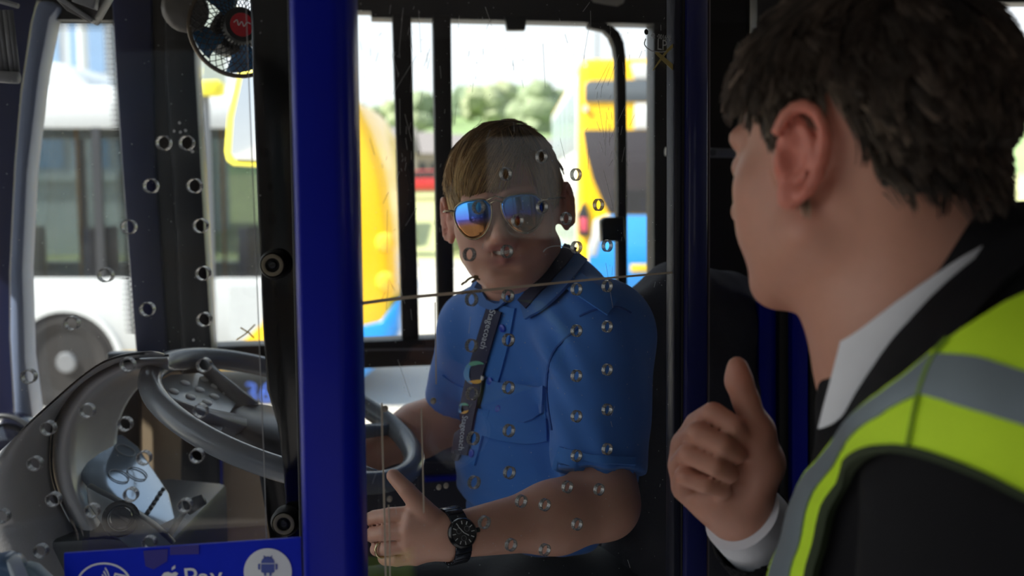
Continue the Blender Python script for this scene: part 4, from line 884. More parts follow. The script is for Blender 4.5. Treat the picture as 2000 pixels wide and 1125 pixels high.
def tubes_mesh(name, pos, nor, rad, cols, m, parent, sides=3):
    """pos (N, K, 3) strands -> one mesh"""
    N, K, _ = pos.shape; t = np.gradient(pos, axis=1); t /= np.linalg.norm(t, axis=2, keepdims=True) + 1e-9
    b = np.cross(t, nor); b /= np.linalg.norm(b, axis=2, keepdims=True) + 1e-9; n = np.cross(b, t)
    ang = 2 * math.pi * np.arange(sides) / sides
    r = rad[None, :, None, None] if rad.ndim == 1 else rad[:, :, None, None]
    v = pos[:, :, None, :] + r * (np.cos(ang)[None, None, :, None] * n[:, :, None, :] + np.sin(ang)[None, None, :, None] * b[:, :, None, :])
    base = (np.arange(N) * K * sides)[:, None, None] + (np.arange(K - 1) * sides)[None, :, None] + np.arange(sides)[None, None, :]
    nx = (np.arange(N) * K * sides)[:, None, None] + (np.arange(K - 1) * sides)[None, :, None] + ((np.arange(sides) + 1) % sides)[None, None, :]
    q = np.stack([base, nx, nx + sides, base + sides], -1).reshape(-1, 4)
    return v.reshape(-1, 3), q, np.repeat(cols.reshape(-1, 3), sides, axis=0)
def hairline(az, tab): return np.interp(az, [a for a, _ in tab], [b for _, b in tab])
def scalp(d):
    d = np.asarray(d); h = d[:, :2] / (np.linalg.norm(d[:, :2], axis=1, keepdims=True) + 1e-9); low = d[:, 2] < -.5
    o = CRC + CRR * d; z = CRC[2] - .5 * CRR[2] - (-.5 - d[:, 2]) / .5 * .075; r = CRC[:2] + CRR[:2] * h * .866
    o[low, :2] = r[low]; o[low, 2] = z[low]; return o
def make_hair(H, N, tab, field, length, root_c, tip_c, parent, rad=.00055, lift=(1.035, 1.075), K=8, capcol=None, jitter=.25, seed=1, spread=.3, cap_s=1.03, vol=None, clumps=200):
    rg = np.random.default_rng(seed); d = rg.normal(size=(N * 3, 3)); d /= np.linalg.norm(d, axis=1, keepdims=True); p = scalp(d)
    az = np.degrees(np.arctan2(np.abs(p[:, 0]), p[:, 1] - CRC[1])); keep = p[:, 2] > hairline(az, tab) + rg.normal(size=len(p)) * .004; p = p[keep][:N]; n = len(p)
    cidx = rg.choice(n, clumps, replace=False); cp_ = p[cidx]; own = np.concatenate([np.argmin(((p[i:i + 2000, None, :] - cp_[None]) ** 2).sum(2), 1) for i in range(0, n, 2000)])
    ctone = np.exp(rg.normal(0, spread, clumps)); clift = rg.normal(0, .02 if clumps < 500 else .010, clumps); cj = rg.normal(size=(clumps, 3)) * jitter; clen = rg.uniform(.8, 1.2, clumps)
    L = length(p) * rg.uniform(.85, 1.12, n) * clen[own]; pos = [p.copy()]; sc = np.linspace(lift[0], lift[1], K); cur = p.copy(); jit = rg.normal(size=(n, 3)) * jitter * .35 + cj[own]; ls = rg.uniform(.985, 1.015, n) + clift[own]
    for k in range(1, K):
        nn = (cur - CRC) / CRR ** 2; nn[:, 2] *= (cur[:, 2] > -.008); nn /= np.linalg.norm(nn, axis=1, keepdims=True); fv = field(cur, p) + jit * (.4 + .6 * k / K)
        fv -= nn * (fv * nn).sum(1, keepdims=True); fv /= np.linalg.norm(fv, axis=1, keepdims=True) + 1e-9; cur = cur + fv * (L / (K - 1))[:, None]
        cur = cur + (cur[cidx][own] - cur) * .10
        q = (cur - CRC) / CRR; s_ = np.linalg.norm(q, axis=1, keepdims=True); tgt = ((sc[k] + (vol(p) * k / K if vol else 0)) * (1 + (ls - 1) * k / K))[:, None]; pr = CRC + CRR * q / s_ * tgt
        hr = (cur[:, :2] - CRC[:2]) / CRR[:2]; hs = np.linalg.norm(hr, axis=1, keepdims=True); lowp = cur.copy(); lowp[:, :2] = CRC[:2] + CRR[:2] * hr / hs * .866 * tgt
        cur = np.where(cur[:, 2:3] > -.008, pr, lowp); pos.append(cur.copy())
    pos = np.stack(pos, 1); nor = (pos - CRC) / CRR ** 2; nor /= np.linalg.norm(nor, axis=2, keepdims=True)
    W3 = H.o + H.s * (pos * np.array([H.w, 1, 1])) @ H.R; N3 = nor @ H.R
    u = np.linspace(0, 1, K)[None, :, None]; rv = (np.exp(rg.normal(0, spread * .6, n)) * ctone[own])[:, None, None]; rc = root_c(p)[:, None, :]; tc_ = tip_c(p)[:, None, :]; cols = np.clip((rc * (1 - u) + tc_ * u) * rv, 0, .9)
    v, q, c = tubes_mesh('hair', W3, N3, rad * np.linspace(1, .35, K), cols, None, None)
    nu, nv = 96, 60; cv = []; ok = []                                            # close-fitting undercoat
    for j in range(nv + 1):
        for i in range(nu):
            th = math.pi * j / nv; ph = 2 * math.pi * i / nu; dd = np.array([math.sin(th) * math.cos(ph), math.sin(th) * math.sin(ph), math.cos(th)]); cv.append(dd)
    cv = scalp(np.array(cv)); az = np.degrees(np.arctan2(np.abs(cv[:, 0]), cv[:, 1] - CRC[1])); mg = cv[:, 2] - hairline(az, tab); sca = 1.0 + (cap_s - 1) * np.clip(mg / .012, -.6, 1)
    cw = CRC + (cv - CRC) * sca[:, None]; cW = H.o + H.s * (cw * np.array([H.w, 1, 1])) @ H.R; cq = []
    for j in range(nv):
        for i in range(nu):
            f4 = (j * nu + i, j * nu + (i + 1) % nu, (j + 1) * nu + (i + 1) % nu, (j + 1) * nu + i)
            if max(mg[list(f4)]) > 0: cq.append(f4)
    cq = np.array(cq) + len(v); cc = np.tile(np.array(capcol), (len(cW), 1)) if not callable(capcol) else capcol(cv)
    me = mesh_np('hair', np.concatenate([v, cW]), np.concatenate([q, cq])); colattr(me, np.concatenate([c, cc]))
    return link('hair', me, mat('hair_strands', 0, .42, attr='Col', var=.1, spec=.4), parent, True)
M_skin = mat('skin', 0, .48, attr='Col', var=.06, scale=90, sss=.25, bump=.12, bscale=900)
def hand_chain(F, chains, k=.005):
    for pts, rs in chains: F.chain([P(*p) for p in pts], rs, k)

# ================================================================== the driver
drv = thing('person', 'driver in blue short-sleeved shirt and mirrored sunglasses with hands on the wheel', 'person', P(1100, 1290, 1.5))
HD = Head(P(987, 409, 1.45), (-.10, -1, .03), roll=math.radians(0), sc=.995, wide=1.0)
HD = Head(P(987, 409, 1.45), (-.10, -1, .03), roll=math.radians(7.0), sc=.99, wide=1.02)
if HD.x[0] < 0: raise SystemExit('driver head frame')
NB = P(1030, 590, 1.53)
F = Field((-.34, 1.06, 1.70), (.24, 1.86, 2.56), .0032)
add_head(F, HD, smile=1.0, ear=1.0)
F.cap(HD.p(0, -.028, -.05), NB, .054, .058, .03); F.cap(NB, P(1080, 740, 1.54), .055, .05, .04)
RS = P(915, 630, 1.60); LS = P(1165, 640, 1.39); F.cap(NB, RS, .04, .035, .03); F.cap(NB, LS, .04, .04, .03)
RE = P(882, 815, 1.70); RWr = P(712, 893, 1.63)
F.cap(RS, RE, .036, .037, .02); F.cap(RE, P(815, 842, 1.68), .039, .041, .03); F.cap(P(815, 842, 1.68), RWr, .041, .027, .03)
LE = P(1180, 985, 1.30); LWr = P(880, 1047, 1.20)
F.cap(LS, LE, .046, .040, .02); F.cap(LE, P(1085, 1010, 1.265), .041, .041, .03); F.cap(P(1085, 1010, 1.265), LWr, .041, .0265, .03)
# left hand, back towards us, thumb over the rim
for mx_ in [(806, 1006, 1.195), (800, 1036, 1.19), (802, 1064, 1.195), (812, 1088, 1.205)]: F.cap(LWr, P(*mx_), .021, .0108, .014)
hand_chain(F, [([(806, 1004, 1.20), (762, 1006, 1.205), (732, 1010, 1.222), (722, 1013, 1.245)], [.0105, .0094, .0088, .0082]),
               ([(800, 1036, 1.195), (752, 1041, 1.20), (727, 1044, 1.22), (722, 1045, 1.245)], [.0105, .0094, .0088, .0082]),
               ([(802, 1065, 1.20), (758, 1071, 1.205), (736, 1073, 1.225), (734, 1073, 1.25)], [.0100, .0090, .0084, .0078]),
               ([(812, 1089, 1.205), (775, 1094, 1.21), (752, 1093, 1.228), (748, 1091, 1.248)], [.0090, .0080, .0075, .0070]),
               ([(862, 1035, 1.20), (828, 998, 1.195), (795, 958, 1.20), (768, 929, 1.21)], [.0185, .0135, .0105, .0088])], .0015)
# right hand wrapped on the far side of the rim
F.cap(RWr, P(672, 905, 1.61), .026, .024, .02)
for i in range(4):
    y_ = 880 + i * 14; F.chain([P(668, y_ + 8, 1.61), P(640, y_ + 2, 1.58), P(634, y_ + 10, 1.55), P(652, y_ + 18, 1.545)], [.0105, .0098, .009, .0085], .004)
F.chain([P(690, 915, 1.60), P(668, 930, 1.57), P(648, 938, 1.555)], [.013, .011, .0095], .006)
v, q = F.mesh(1); me = mesh_np('body', v, q); base = np.array(lin(206, 156, 134)[:3]); colattr(me, skin_cols(v, HD, base, 1.3))
link('body', me, M_skin, drv, True)
# teeth showing in the smile
tm = MB().grid([[HD.p(a, .0925 - abs(a) * .36, -.0568 + .14 * abs(a) - o) for a in np.linspace(-.019, .019, 9)] for o in (0, .005)]); tm.build('teeth', mat('teeth', lin(225, 218, 205), .3), drv, solid=.002)

# hair: dark at the roots, blond fringe swept across the forehead
TD = [(0, .080), (35, .068), (60, .048), (76, .010), (88, .012), (98, .045), (115, .030), (130, -.012), (180, -.035)]
def topm(r): return np.clip((r[:, 2:3] - .045) / .03, 0, 1) * np.clip((r[:, 1:2] + .055) / .05, 0, 1)
def fD(p, r):
    top = topm(r); sweep = np.tile(np.array([-.62, .55, -.25]), (len(p), 1)); sweep[:, 2:3] -= np.clip((p[:, 1:2] - .03) / .05, 0, 1) * .55
    rt = np.clip((r[:, 0:1] - .022) / .03, 0, 1); sweep = sweep * (1 - rt) + rt * np.array([.5, .15, -1.0])
    side = np.stack([np.zeros(len(p)), .10 * np.ones(len(p)), -np.ones(len(p))], 1); return top * sweep + (1 - top) * side
def lD(p): t = topm(p)[:, 0]; return .024 + t * (.072 + .03 * rng.random(len(p))) * np.where(p[:, 0] > .03, .6, 1)
dk = np.array(lin(92, 76, 60)[:3]); bl = np.array(lin(236, 204, 146)[:3]); md = np.array(lin(160, 128, 88)[:3])
def rcD(p): t = np.clip((p[:, 1:2] - .0) / .07, 0, 1); return dk * (1 - t * .7) + md * t * .7
def tcD(p): t = np.clip((p[:, 1:2] + .01) / .05, 0, 1) * np.clip((.05 - p[:, 0:1]) / .05, .15, 1); return md * (1 - t) + bl * t
make_hair(HD, 6000, TD, fD, lD, rcD, tcD, drv, rad=.0010, lift=(1.04, 1.12), K=10, capcol=lambda c: np.clip((c[:, 1:2]) / .06, 0, 1) * md * .8 + (1 - np.clip(c[:, 1:2] / .06, 0, 1)) * dk * .8, jitter=.2, seed=3, spread=.28, cap_s=1.045, clumps=150)

# shirt
F = Field((-.20, 1.20, 1.76), (.30, 1.86, 2.36), .0034)
tr_ = nrm([-.66, .75, 0]); tf_ = nrm([-.75, -.66, 0]); RT3 = np.stack([tr_, tf_, UZ])
F.ell(P(1072, 745, 1.53), (.158, .098, .205), RT3, .03); F.ell(P(1062, 915, 1.505), (.150, .120, .125), RT3, .05)
F.cap(NB - UZ * .012, P(935, 640, 1.62), .066, .058, .04); F.cap(NB - UZ * .012, P(1160, 645, 1.40), .066, .068, .04)
hemR = P(886, 778, 1.67); dR = nrm(hemR - RS); F.cap(P(930, 640, 1.61), RS * .0 + P(884, 800, 1.68), .056, .052, .03, cut=[(hemR, dR)])
hemL = P(1163, 923, 1.325); dL = nrm(P(1163, 960, 1.31) - LS); F.cap(P(1170, 665, 1.385), P(1168, 980, 1.30), .078, .058, .035, cut=[(hemL, dL)])
ncol = nrm(HD.p(0, -.028, -.05) - NB)
for k, (rr, hh) in enumerate([(.070, .045)]): F.cap(NB - ncol * .05, NB + ncol * .10, .078, .068, .012, cut=[(NB + ncol * .030 + tf_ * 0, nrm(ncol + tf_ * .45))])
F.cap(NB + ncol * .0, NB + ncol * .2, .060, .058, .003, sub=True)
v, q = F.mesh(2); n_ = vnormals(v, q)
def folds(p):
    a = .0045 * noise.noise((p[0] * 9, p[1] * 9, p[2] * 5)) + .0022 * noise.noise((p[0] * 22 + p[2] * 12, p[1] * 22, p[2] * 16))
    w_ = math.exp(-((p[2] - 1.90) / .05) ** 2); a += w_ * .006 * math.sin(p[2] * 150 + 26 * p[0] + 3 * noise.noise((p[0] * 10, 0, p[2] * 10)))
    s_ = math.exp(-((p[0] - .115) / .05) ** 2) * math.exp(-((p[2] - 1.99) / .09) ** 2); a += s_ * .004 * math.sin(p[0] * 130 + p[2] * 30)
    c_ = math.exp(-((p[0] - .05) / .03) ** 2 - ((p[2] - 2.16) / .09) ** 2); return a + c_ * .005 * math.sin((p[0] * .8 + p[2] * .6) * 160)
v = v + n_ * np.array([folds(p) for p in v])[:, None]
M_shirt = mat('blue_shirt_cloth', lin(52, 116, 200), .75, var=.06, bump=.25, bscale=1500, sheen=.2)
M_shirt2 = mat('blue_shirt_trim', lin(58, 122, 204), .75, var=.05, bump=.25, bscale=1500)
sh = link('shirt', mesh_np('shirt', v, q), M_shirt, drv, True); BS = bvh_of(v, q)
def part(rows, off, th, name, m, parent, sub=0, smooth=True): return drape(BS, rows, off, th).build(name, m, parent, smooth=smooth, auto=50)
M_collar = mat('collar_cloth', lin(66, 112, 180), .75, bump=.2, bscale=1500)
part(loft_rows([(944, 528), (962, 545), (985, 566), (1002, 586)], [(926, 572), (946, 598), (972, 606), (994, 592)], 10, 5), .006, .003, 'collar_leaf', M_collar, sh)
part(loft_rows([(1018, 588), (1050, 566), (1085, 525), (1112, 478)], [(1034, 626), (1078, 600), (1118, 560), (1148, 505)], 12, 6), .006, .003, 'collar_leaf', M_collar, sh)
part(strip_rows([(994, 600), (975, 690), (950, 780), (930, 850), (915, 905)], 30, 24), .001, .0025, 'placket', M_shirt2, sh)
pk = part(loft_rows([(950, 748), (985, 752), (1030, 757), (1068, 760)], [(938, 850), (980, 862), (1030, 868), (1070, 862)], 10, 8), .001, .0025, 'pocket', M_shirt2, sh)
part(loft_rows([(948, 738), (985, 748), (1030, 752), (1068, 756)], [(944, 796), (985, 812), (1028, 826), (1066, 804)], 10, 5), .004, .0025, 'pocket_flap', M_shirt, pk)
for (x, y) in [(978, 800), (926, 886), (986, 640), (962, 745)]:
    p_, nn = drop(BS, x, y, .004); MB().lathe(p_, nn, [(.0058, 0), (.0058, .002), (.0045, .0028), (0, .002)], 16).build('button', mat('blue_button', lin(40, 70, 190), .3), sh, smooth=True, auto=50)
part(strip_rows([(1088, 893), (1130, 905), (1180, 912), (1238, 914)], 44, 14), .001, .0022, 'sleeve_cuff', M_shirt2, sh)
part(strip_rows([(858, 742), (880, 758), (918, 776)], 26, 10), .001, .0022, 'sleeve_cuff', M_shirt2, sh)
part(strip_rows([(1110, 545), (1150, 572), (1195, 604)], lambda t: 40 - 8 * t, 14), .002, .003, 'shoulder_strap', M_shirt2, sh)
part(strip_rows([(1128, 640), (1080, 690), (1068, 760), (1078, 840)], 3, 16, 3), .0, .0016, 'armhole_seam', mat('seam_blue', lin(36, 84, 160), .8), sh)
part(strip_rows([(1132, 618), (1160, 606), (1205, 600), (1232, 612)], 3, 14, 3), .0, .0016, 'shoulder_seam', mat('seam_blue', 0), sh)
# trousers on the seat
F = Field((-.36, 1.02, 1.36), (.34, 1.80, 1.94), .009); hp = P(1110, 1120, 1.53)
F.ell(hp + np.array([0, 0, -.06]), (.17, .14, .10), RT3, .04); F.cap(hp + np.array([.02, -.10, -.07]), hp + np.array([-.34, -.2, -.08]), .082, .066, .04); F.cap(hp + np.array([-.02, .09, -.07]), hp + np.array([-.36, .04, -.08]), .082, .066, .04)
v, q = F.mesh(2); link('trousers', mesh_np('trousers', v, q), mat('black_trousers', lin(24, 24, 30), .8, bump=.3), drv, True)
F = Field((-.44, 1.0, .84), (-.10, 1.72, 1.5), .01)
for dy in (-.2, .04):
    kn = hp + np.array([-.35, dy, -.09]); F.cap(kn, np.array([kn[0] + .06, kn[1], .95]), .062, .045, .02); F.cap((kn[0] + .05, kn[1], .90), (kn[0] - .05, kn[1], .89), .04, .032, .02)
v, q = F.mesh(2); link('lower_legs', mesh_np('lower_legs', v, q), mat('black_trousers', 0), drv, True)

# sunglasses
sg_ = thing('sunglasses', 'mirrored blue aviator sunglasses on the driver\'s face', 'sunglasses', HD.p(0, .1, -.01))
m = bpy.data.materials.new('mirror_lens'); m.use_nodes = True; nn_ = m.node_tree; bs = nn_.nodes['Principled BSDF']; bs.inputs['Metallic'].default_value = .85; bs.inputs['Roughness'].default_value = .05
at = nn_.nodes.new('ShaderNodeAttribute'); at.attribute_name = 'Col'; nn_.links.new(at.outputs['Color'], bs.inputs['Base Color']); bs.inputs['Coat Weight'].default_value = .1
M_wire = mat('gold_wire', lin(150, 136, 110), .25, metal=1)
for s in (-1, 1):
    ol = [(.005, .012), (.012, .0195), (.026, .0215), (.044, .0205), (.0555, .0135), (.058, .000), (.053, -.016), (.043, -.0275), (.031, -.0305), (.019, -.025), (.010, -.013), (.0055, .000)]
    oc = [np.array(x) for x in curve_pts(ol + [ol[0]], 49)[:-1]]; ct = np.mean(oc, 0)
    def lp(a, b): return HD.p(s * (a + .0015), .1075 - .0105 * (a / .05) ** 2 * 1.5 - .004 * (b < 0) * (b / .03) ** 2, b - .006)
    vs = []; fs = []; cl = []
    K_ = 7
    for k in range(K_ + 1):
        for c in oc:
            p_ = ct + (c - ct) * k / K_; vs.append(lp(*p_)); h_ = np.clip((p_[1] + .03) / .052, 0, 1); 
            top_ = np.array([.06, .34, .85]); midc = np.array([.07, .10, .55]); low = np.array([.34, .15, .05])
            ta = np.clip((h_ - .36) / .16, 0, 1); tb = np.clip((h_ - .5) / .4, 0, 1); cl.append((low * (1 - ta) + midc * ta) * (1 - tb) + top_ * tb)
    n0 = len(oc)
    for k in range(K_):
        for i in range(n0): fs.append((k * n0 + i, k * n0 + (i + 1) % n0, (k + 1) * n0 + (i + 1) % n0, (k + 1) * n0 + i))
    me = mesh_np('lens', np.array(vs), np.array(fs)); colattr(me, np.array(cl)); o = link('lens', me, m, sg_, True); md_ = o.modifiers.new('t', 'SOLIDIFY'); md_.thickness = .0016; md_.offset = 0
    MB().tube([lp(*c) for c in oc], .0011, 8, closed=True).build('lens_rim', M_wire, sg_, smooth=True)
    MB().tube([lp(.057, .010), HD.p(s * .070, .085, .006), HD.p(s * .081, .04, .006), HD.p(s * .084, -.012, .006)], .0013, 8).build('temple', M_wire, sg_, smooth=True)
    MB().lathe(HD.p(s * .013, .1, -.016), HD.x, [(0, -.001), (.003, 0), (0, .001)], 10).build('nose_pad', mat('clear_pad', lin(200, 190, 170), .3), sg_, smooth=True)
MB().tube([HD.p(-.008, .1075, .008), HD.p(0, .1095, .011), HD.p(.008, .1075, .008)], .0011, 8).build('bridge', M_wire, sg_, smooth=True)
MB().tube([HD.p(-.012, .107, .0125), HD.p(0, .109, .0165), HD.p(.012, .107, .0125)], .0010, 8).build('top_bar', M_wire, sg_, smooth=True)

# lanyard
ly = thing('lanyard', 'dark navy lanyard with swirl logos hanging round the driver\'s neck', 'lanyard', P(930, 760, 1.4))
M_lan = mat('navy_ribbon', lin(26, 30, 66), .7, bump=.2, bscale=2000)
rl = strip_rows([(972, 606), (955, 660), (936, 730), (922, 800), (912, 850), (906, 888)], 30, 26, 4); drape(BS, rl, .0065, .0015).build('strap', M_lan, ly, smooth=True, auto=50)
drape(BS, strip_rows([(1028, 600), (1052, 575), (1080, 545), (1106, 505), (1118, 470)], 24, 18, 4), .010, .0015).build('strap', M_lan, ly, smooth=True, auto=50)
def ldrop(x, y, o): return drop(BS, x, y, .0065 + .0015 + o)[0]
def swirl(name, cx, cy, r, a0, a1, col, w):
    MB().grid([[ldrop(cx + q_ * r * math.cos(a), cy + q_ * r * math.sin(a), .0008) for q_ in (1, 1 - w * math.sin((i + .5) / 14 * math.pi) - .06)] for i, a in enumerate(np.linspace(a0, a1, 14))]).build(name, col, ly, solid=.0004)
cB, cG, cO = mat('logo_blue', lin(70, 150, 210), .6), mat('logo_green', lin(90, 170, 140), .6), mat('logo_orange', lin(230, 170, 60), .6)
swirl('logo_arc', 940, 728, 24, 1.9, 4.6, cB, .38); swirl('logo_arc', 940, 726, 23, 3.6, 5.4, cG, .34); swirl('logo_arc', 939, 730, 20, .6, 2.3, cO, .34)
swirl('logo_arc', 916, 800, 11, 1.8, 4.6, cB, .5); swirl('logo_arc', 916, 800, 11, 3.8, 5.8, cG, .45); swirl('logo_arc', 916, 801, 10, .3, 2.2, cO, .5)
swirl('logo_arc', 1092, 524, 10, 0, 3.2, cO, .5)
def drape_text(name, body, org, ang, size, m, parent, o):
    v2, f2 = text2d(body); ca, sa = math.cos(ang), math.sin(ang); pts = [ldrop(org[0] + size * (a * ca + b * sa), org[1] + size * (a * sa - b * ca), o) for a, b in v2]
    me = bpy.data.meshes.new(name); me.from_pydata([tuple(p) for p in pts], [], f2); me.update(); return link(name, me, m, parent)
drape_text('lanyard_lettering', 'Stagecoach', (966, 604), math.radians(105), 17, mat('pale_print', lin(190, 196, 206), .6), ly, .0008)
drape_text('lanyard_lettering', 'Stagecoach', (914, 814), math.radians(97), 15, mat('pale_print', 0), ly, .0008)
MB().tube([ldrop(906, 884, .002), ldrop(902, 896, .002)], .006, 8).build('clip', M_steel, ly)
pn = thing('pen', 'slim dark pen clipped in the driver\'s shirt pocket', 'pen', P(952, 760, 1.4))
MB().tube([drop(BS, 954, 738, .008)[0], drop(BS, 942, 800, .007)[0]], .003, 10).build('barrel', M_black, pn, smooth=True); MB().tube([drop(BS, 954, 734, .009)[0], drop(BS, 953, 742, .009)[0]], .0036, 10).build('cap', M_steel, pn)

# wrist watch and ring
wc_ = P(886, 1047, 1.155); wt = thing('wrist_watch', 'black steel wrist watch on the driver\'s left wrist', 'watch', wc_)
fo = nrm(LE - LWr); wn_ = nrm(np.array([-.15, -1, .32])); wn_ = nrm(wn_ - fo * (wn_ @ fo)); wx_ = np.cross(wn_, fo); ctr = P(884, 1046, 1.20); wc_ = ctr + wn_ * .031
M_bs = mat('black_steel', lin(40, 46, 58), .2, metal=.8)
cs = MB().lathe(wc_ - wn_ * .004, wn_, [(.0165, 0), (.0180, .003), (.0180, .007), (.0160, .010), (.0150, .0095), (.0150, .006), (0, .006)], 36).build('case', mat('black_case', lin(20, 20, 22), .2, metal=.5), wt, smooth=True, auto=40)
dl = MB().lathe(wc_ + wn_ * .0045, wn_, [(.0149, 0), (0, .0003)], 36).build('dial', mat('dial_black', lin(18, 18, 20), .3), wt)
for k in range(12):
    a = k * math.pi / 6; d_ = math.cos(a) * wx_ + math.sin(a) * fo; MB().box(wc_ + wn_ * .0052 + d_ * .0120, d_ * .0020, np.cross(wn_, d_) * .0005, wn_ * .0003).build('hour_mark', M_sw, dl)
for a, L_ in ((2.2, .007), (-.6, .010)):
    d_ = math.cos(a) * wx_ + math.sin(a) * fo; MB().box(wc_ + wn_ * .0058 + d_ * L_ / 2, d_ * L_ / 2, np.cross(wn_, d_) * .0005, wn_ * .0002).build('hand', M_sw, dl)
for r_, a in ((.0034, 0.9), (.0034, 3.3), (.0034, 5.2)): MB().ring(wc_ + wn_ * .005 + (math.cos(a) * wx_ + math.sin(a) * fo) * .0062, wn_, r_ - .0006, r_, .0004, 18).build('sub_dial', M_grey, dl)
MB().tube([wc_ + fo * .0178 + wn_ * .002, wc_ + fo * .0215 + wn_ * .002], .003, 10).build('crown', M_bs, cs)
for k in range(-9, 10):
    a = k * .30
    if abs(a) < .5: continue
    d_ = math.cos(a) * wn_ + math.sin(a) * wx_; tg_ = -math.sin(a) * wn_ + math.cos(a) * wx_
    MB().box(ctr + d_ * .0325, fo * .0105, tg_ * .0046, d_ * .0018).build('strap_link', M_bs, wt, bevel=.0008)
rg_ = P(748, 1072, 1.212); dr_ = nrm(P(736, 1073, 1.225) - P(758, 1071, 1.205)); tag(MB().tube([rg_ + .0105 * (math.cos(a) * UZ + math.sin(a) * nrm(np.cross(UZ, dr_))) for a in np.linspace(0, 6.2832, 33)[:-1]], .0016, 8, closed=True).build('finger_ring', mat('gold_ring', lin(206, 190, 150), .2, metal=1), smooth=True), 'plain pale gold ring on the driver\'s left hand', 'ring')

# ================================================================== the man in the hi-vis vest
man = thing('person', 'man in yellow hi-vis vest and dark suit seen from behind giving a thumbs-up', 'person', (.30, .78, .86))
HM = Head(P(1664, 296, .79), (-.60, .79, -.10), sc=1.03, wide=1.03)
F = Field((.08, .50, 1.95), (.50, 1.10, 2.60), .003)
add_head(F, HM, ear=1.06, earang=-.45, ck=.006)
nb = P(1830, 640, .765); F.cap(HM.p(0, -.035, -.04), nb, .060, .066, .03); F.cap(HM.p(0, .0, -.07), P(1745, 660, .79), .045, .055, .03); F.cap(nb, P(1830, 860, .78), .08, .085, .04)
# thumbs-up hand and forearm, palm side to us
WR = P(1462, 1028, .945); EL = P(1620, 1200, 1.02)
F.cap(WR, EL, .023, .03, .02)
for m_ in [(1362, 832, .955), (1336, 868, .958), (1330, 910, .958), (1338, 955, .952)]: F.cap(WR, P(*m_), .017, .0125, .016)
F.cap(P(1420, 900, .955), P(1430, 975, .955), .024, .022, .02)
for pts, rs in [([(1360, 828, .955), (1393, 807, .908), (1430, 830, .900), (1452, 853, .914)], [.0114, .0106, .0099, .0090]),
                ([(1334, 866, .957), (1362, 845, .900), (1408, 869, .893), (1440, 888, .908)], [.0114, .0106, .0099, .0088]),
                ([(1327, 910, .957), (1345, 886, .902), (1393, 909, .894), (1426, 927, .908)], [.0110, .0101, .0095, .0084]),
                ([(1333, 955, .950), (1336, 930, .908), (1376, 946, .902), (1413, 956, .912)], [.0102, .0092, .0086, .0077])]: F.chain([P(*p) for p in pts], rs, .0008)
hand_chain(F, [([(1462, 990, .938), (1487, 905, .928), (1479, 842, .924)], [.022, .0200, .0150]), ([(1479, 842, .924), (1456, 780, .920), (1443, 744, .916), (1440, 716, .914)], [.0150, .0106, .0110, .0094])], .010)
F.cap(P(1400, 975, .94), P(1440, 1000, .945), .019, .019, .02)
v, q = F.mesh(1); me = mesh_np('body', v, q); base = np.array(lin(196, 142, 120)[:3]); cs_ = skin_cols(v, HM, base, 1.8)
kn_ = np.zeros(len(v))
for px_ in [(1392, 806, .915), (1363, 843, .908), (1345, 885, .908), (1335, 930, .913), (1450, 852, .918), (1438, 886, .912), (1440, 725, .91)]: kn_ = np.maximum(kn_, np.exp(-((v - P(*px_)) ** 2).sum(1) / .014 ** 2))
kn_ = kn_[:, None] * .3; cs_ = cs_ * (1 - kn_) + kn_ * base * np.array([1.05, .66, .62]); colattr(me, cs_)
mbody = link('body', me, M_skin, man, True)
MB().grid([[P(1459 + a, y, .9045 + .0009 * abs(a) + k * .0) for a in (-2, 2, 5, 7)] for k, y in enumerate((696, 704, 714, 724))]).build('thumbnail', mat('nail', lin(206, 160, 142), .25), man, solid=.0006) if False else None
# hair
TM = [(0, .066), (30, .058), (50, .042), (62, .022), (70, -.020), (84, -.026), (92, .026), (106, .036), (116, .012), (124, -.024), (142, -.036), (180, -.040)]
def fM(p, r):
    fr_ = np.clip((r[:, 1:2] - .0) / .06, 0, 1) * np.clip((r[:, 2:3] - .05) / .04, 0, 1); tp = np.clip((r[:, 2:3] - .085) / .03, 0, 1)
    down = np.stack([np.zeros(len(p)), -.35 * np.ones(len(p)), -np.ones(len(p))], 1); fwd = np.stack([.35 * np.sign(p[:, 0]), np.ones(len(p)), -.1 * np.ones(len(p))], 1)
    return np.maximum(fr_, tp * .8) * fwd + (1 - np.maximum(fr_, tp * .8)) * down
def lM(p): return .021 + .020 * np.clip((p[:, 2] - .03) / .06, 0, 1)
dm = np.array(lin(64, 54, 46)[:3]); gm = np.array(lin(170, 154, 132)[:3])
def rcM(p): return np.tile(dm, (len(p), 1))
def tcM(p):
    s_ = np.clip((np.abs(p[:, 0:1]) - .045) / .03, 0, 1) * np.clip((.07 - p[:, 2:3]) / .06, 0, 1) * np.clip((p[:, 1:2] + .10) / .08, 0, 1)
    return dm * 1.25 * (1 - s_ * .8) + gm * s_ * .8
make_hair(HM, 15000, TM, fM, lM, rcM, tcM, man, rad=.0008, lift=(1.03, 1.13), K=7, capcol=dm * .6, jitter=.30, seed=5, spread=.45, clumps=1100, cap_s=1.035, vol=lambda p: .085 * np.clip((p[:, 1] + .01) / .06, 0, 1) * np.clip((p[:, 2] - .03) / .05, 0, 1))

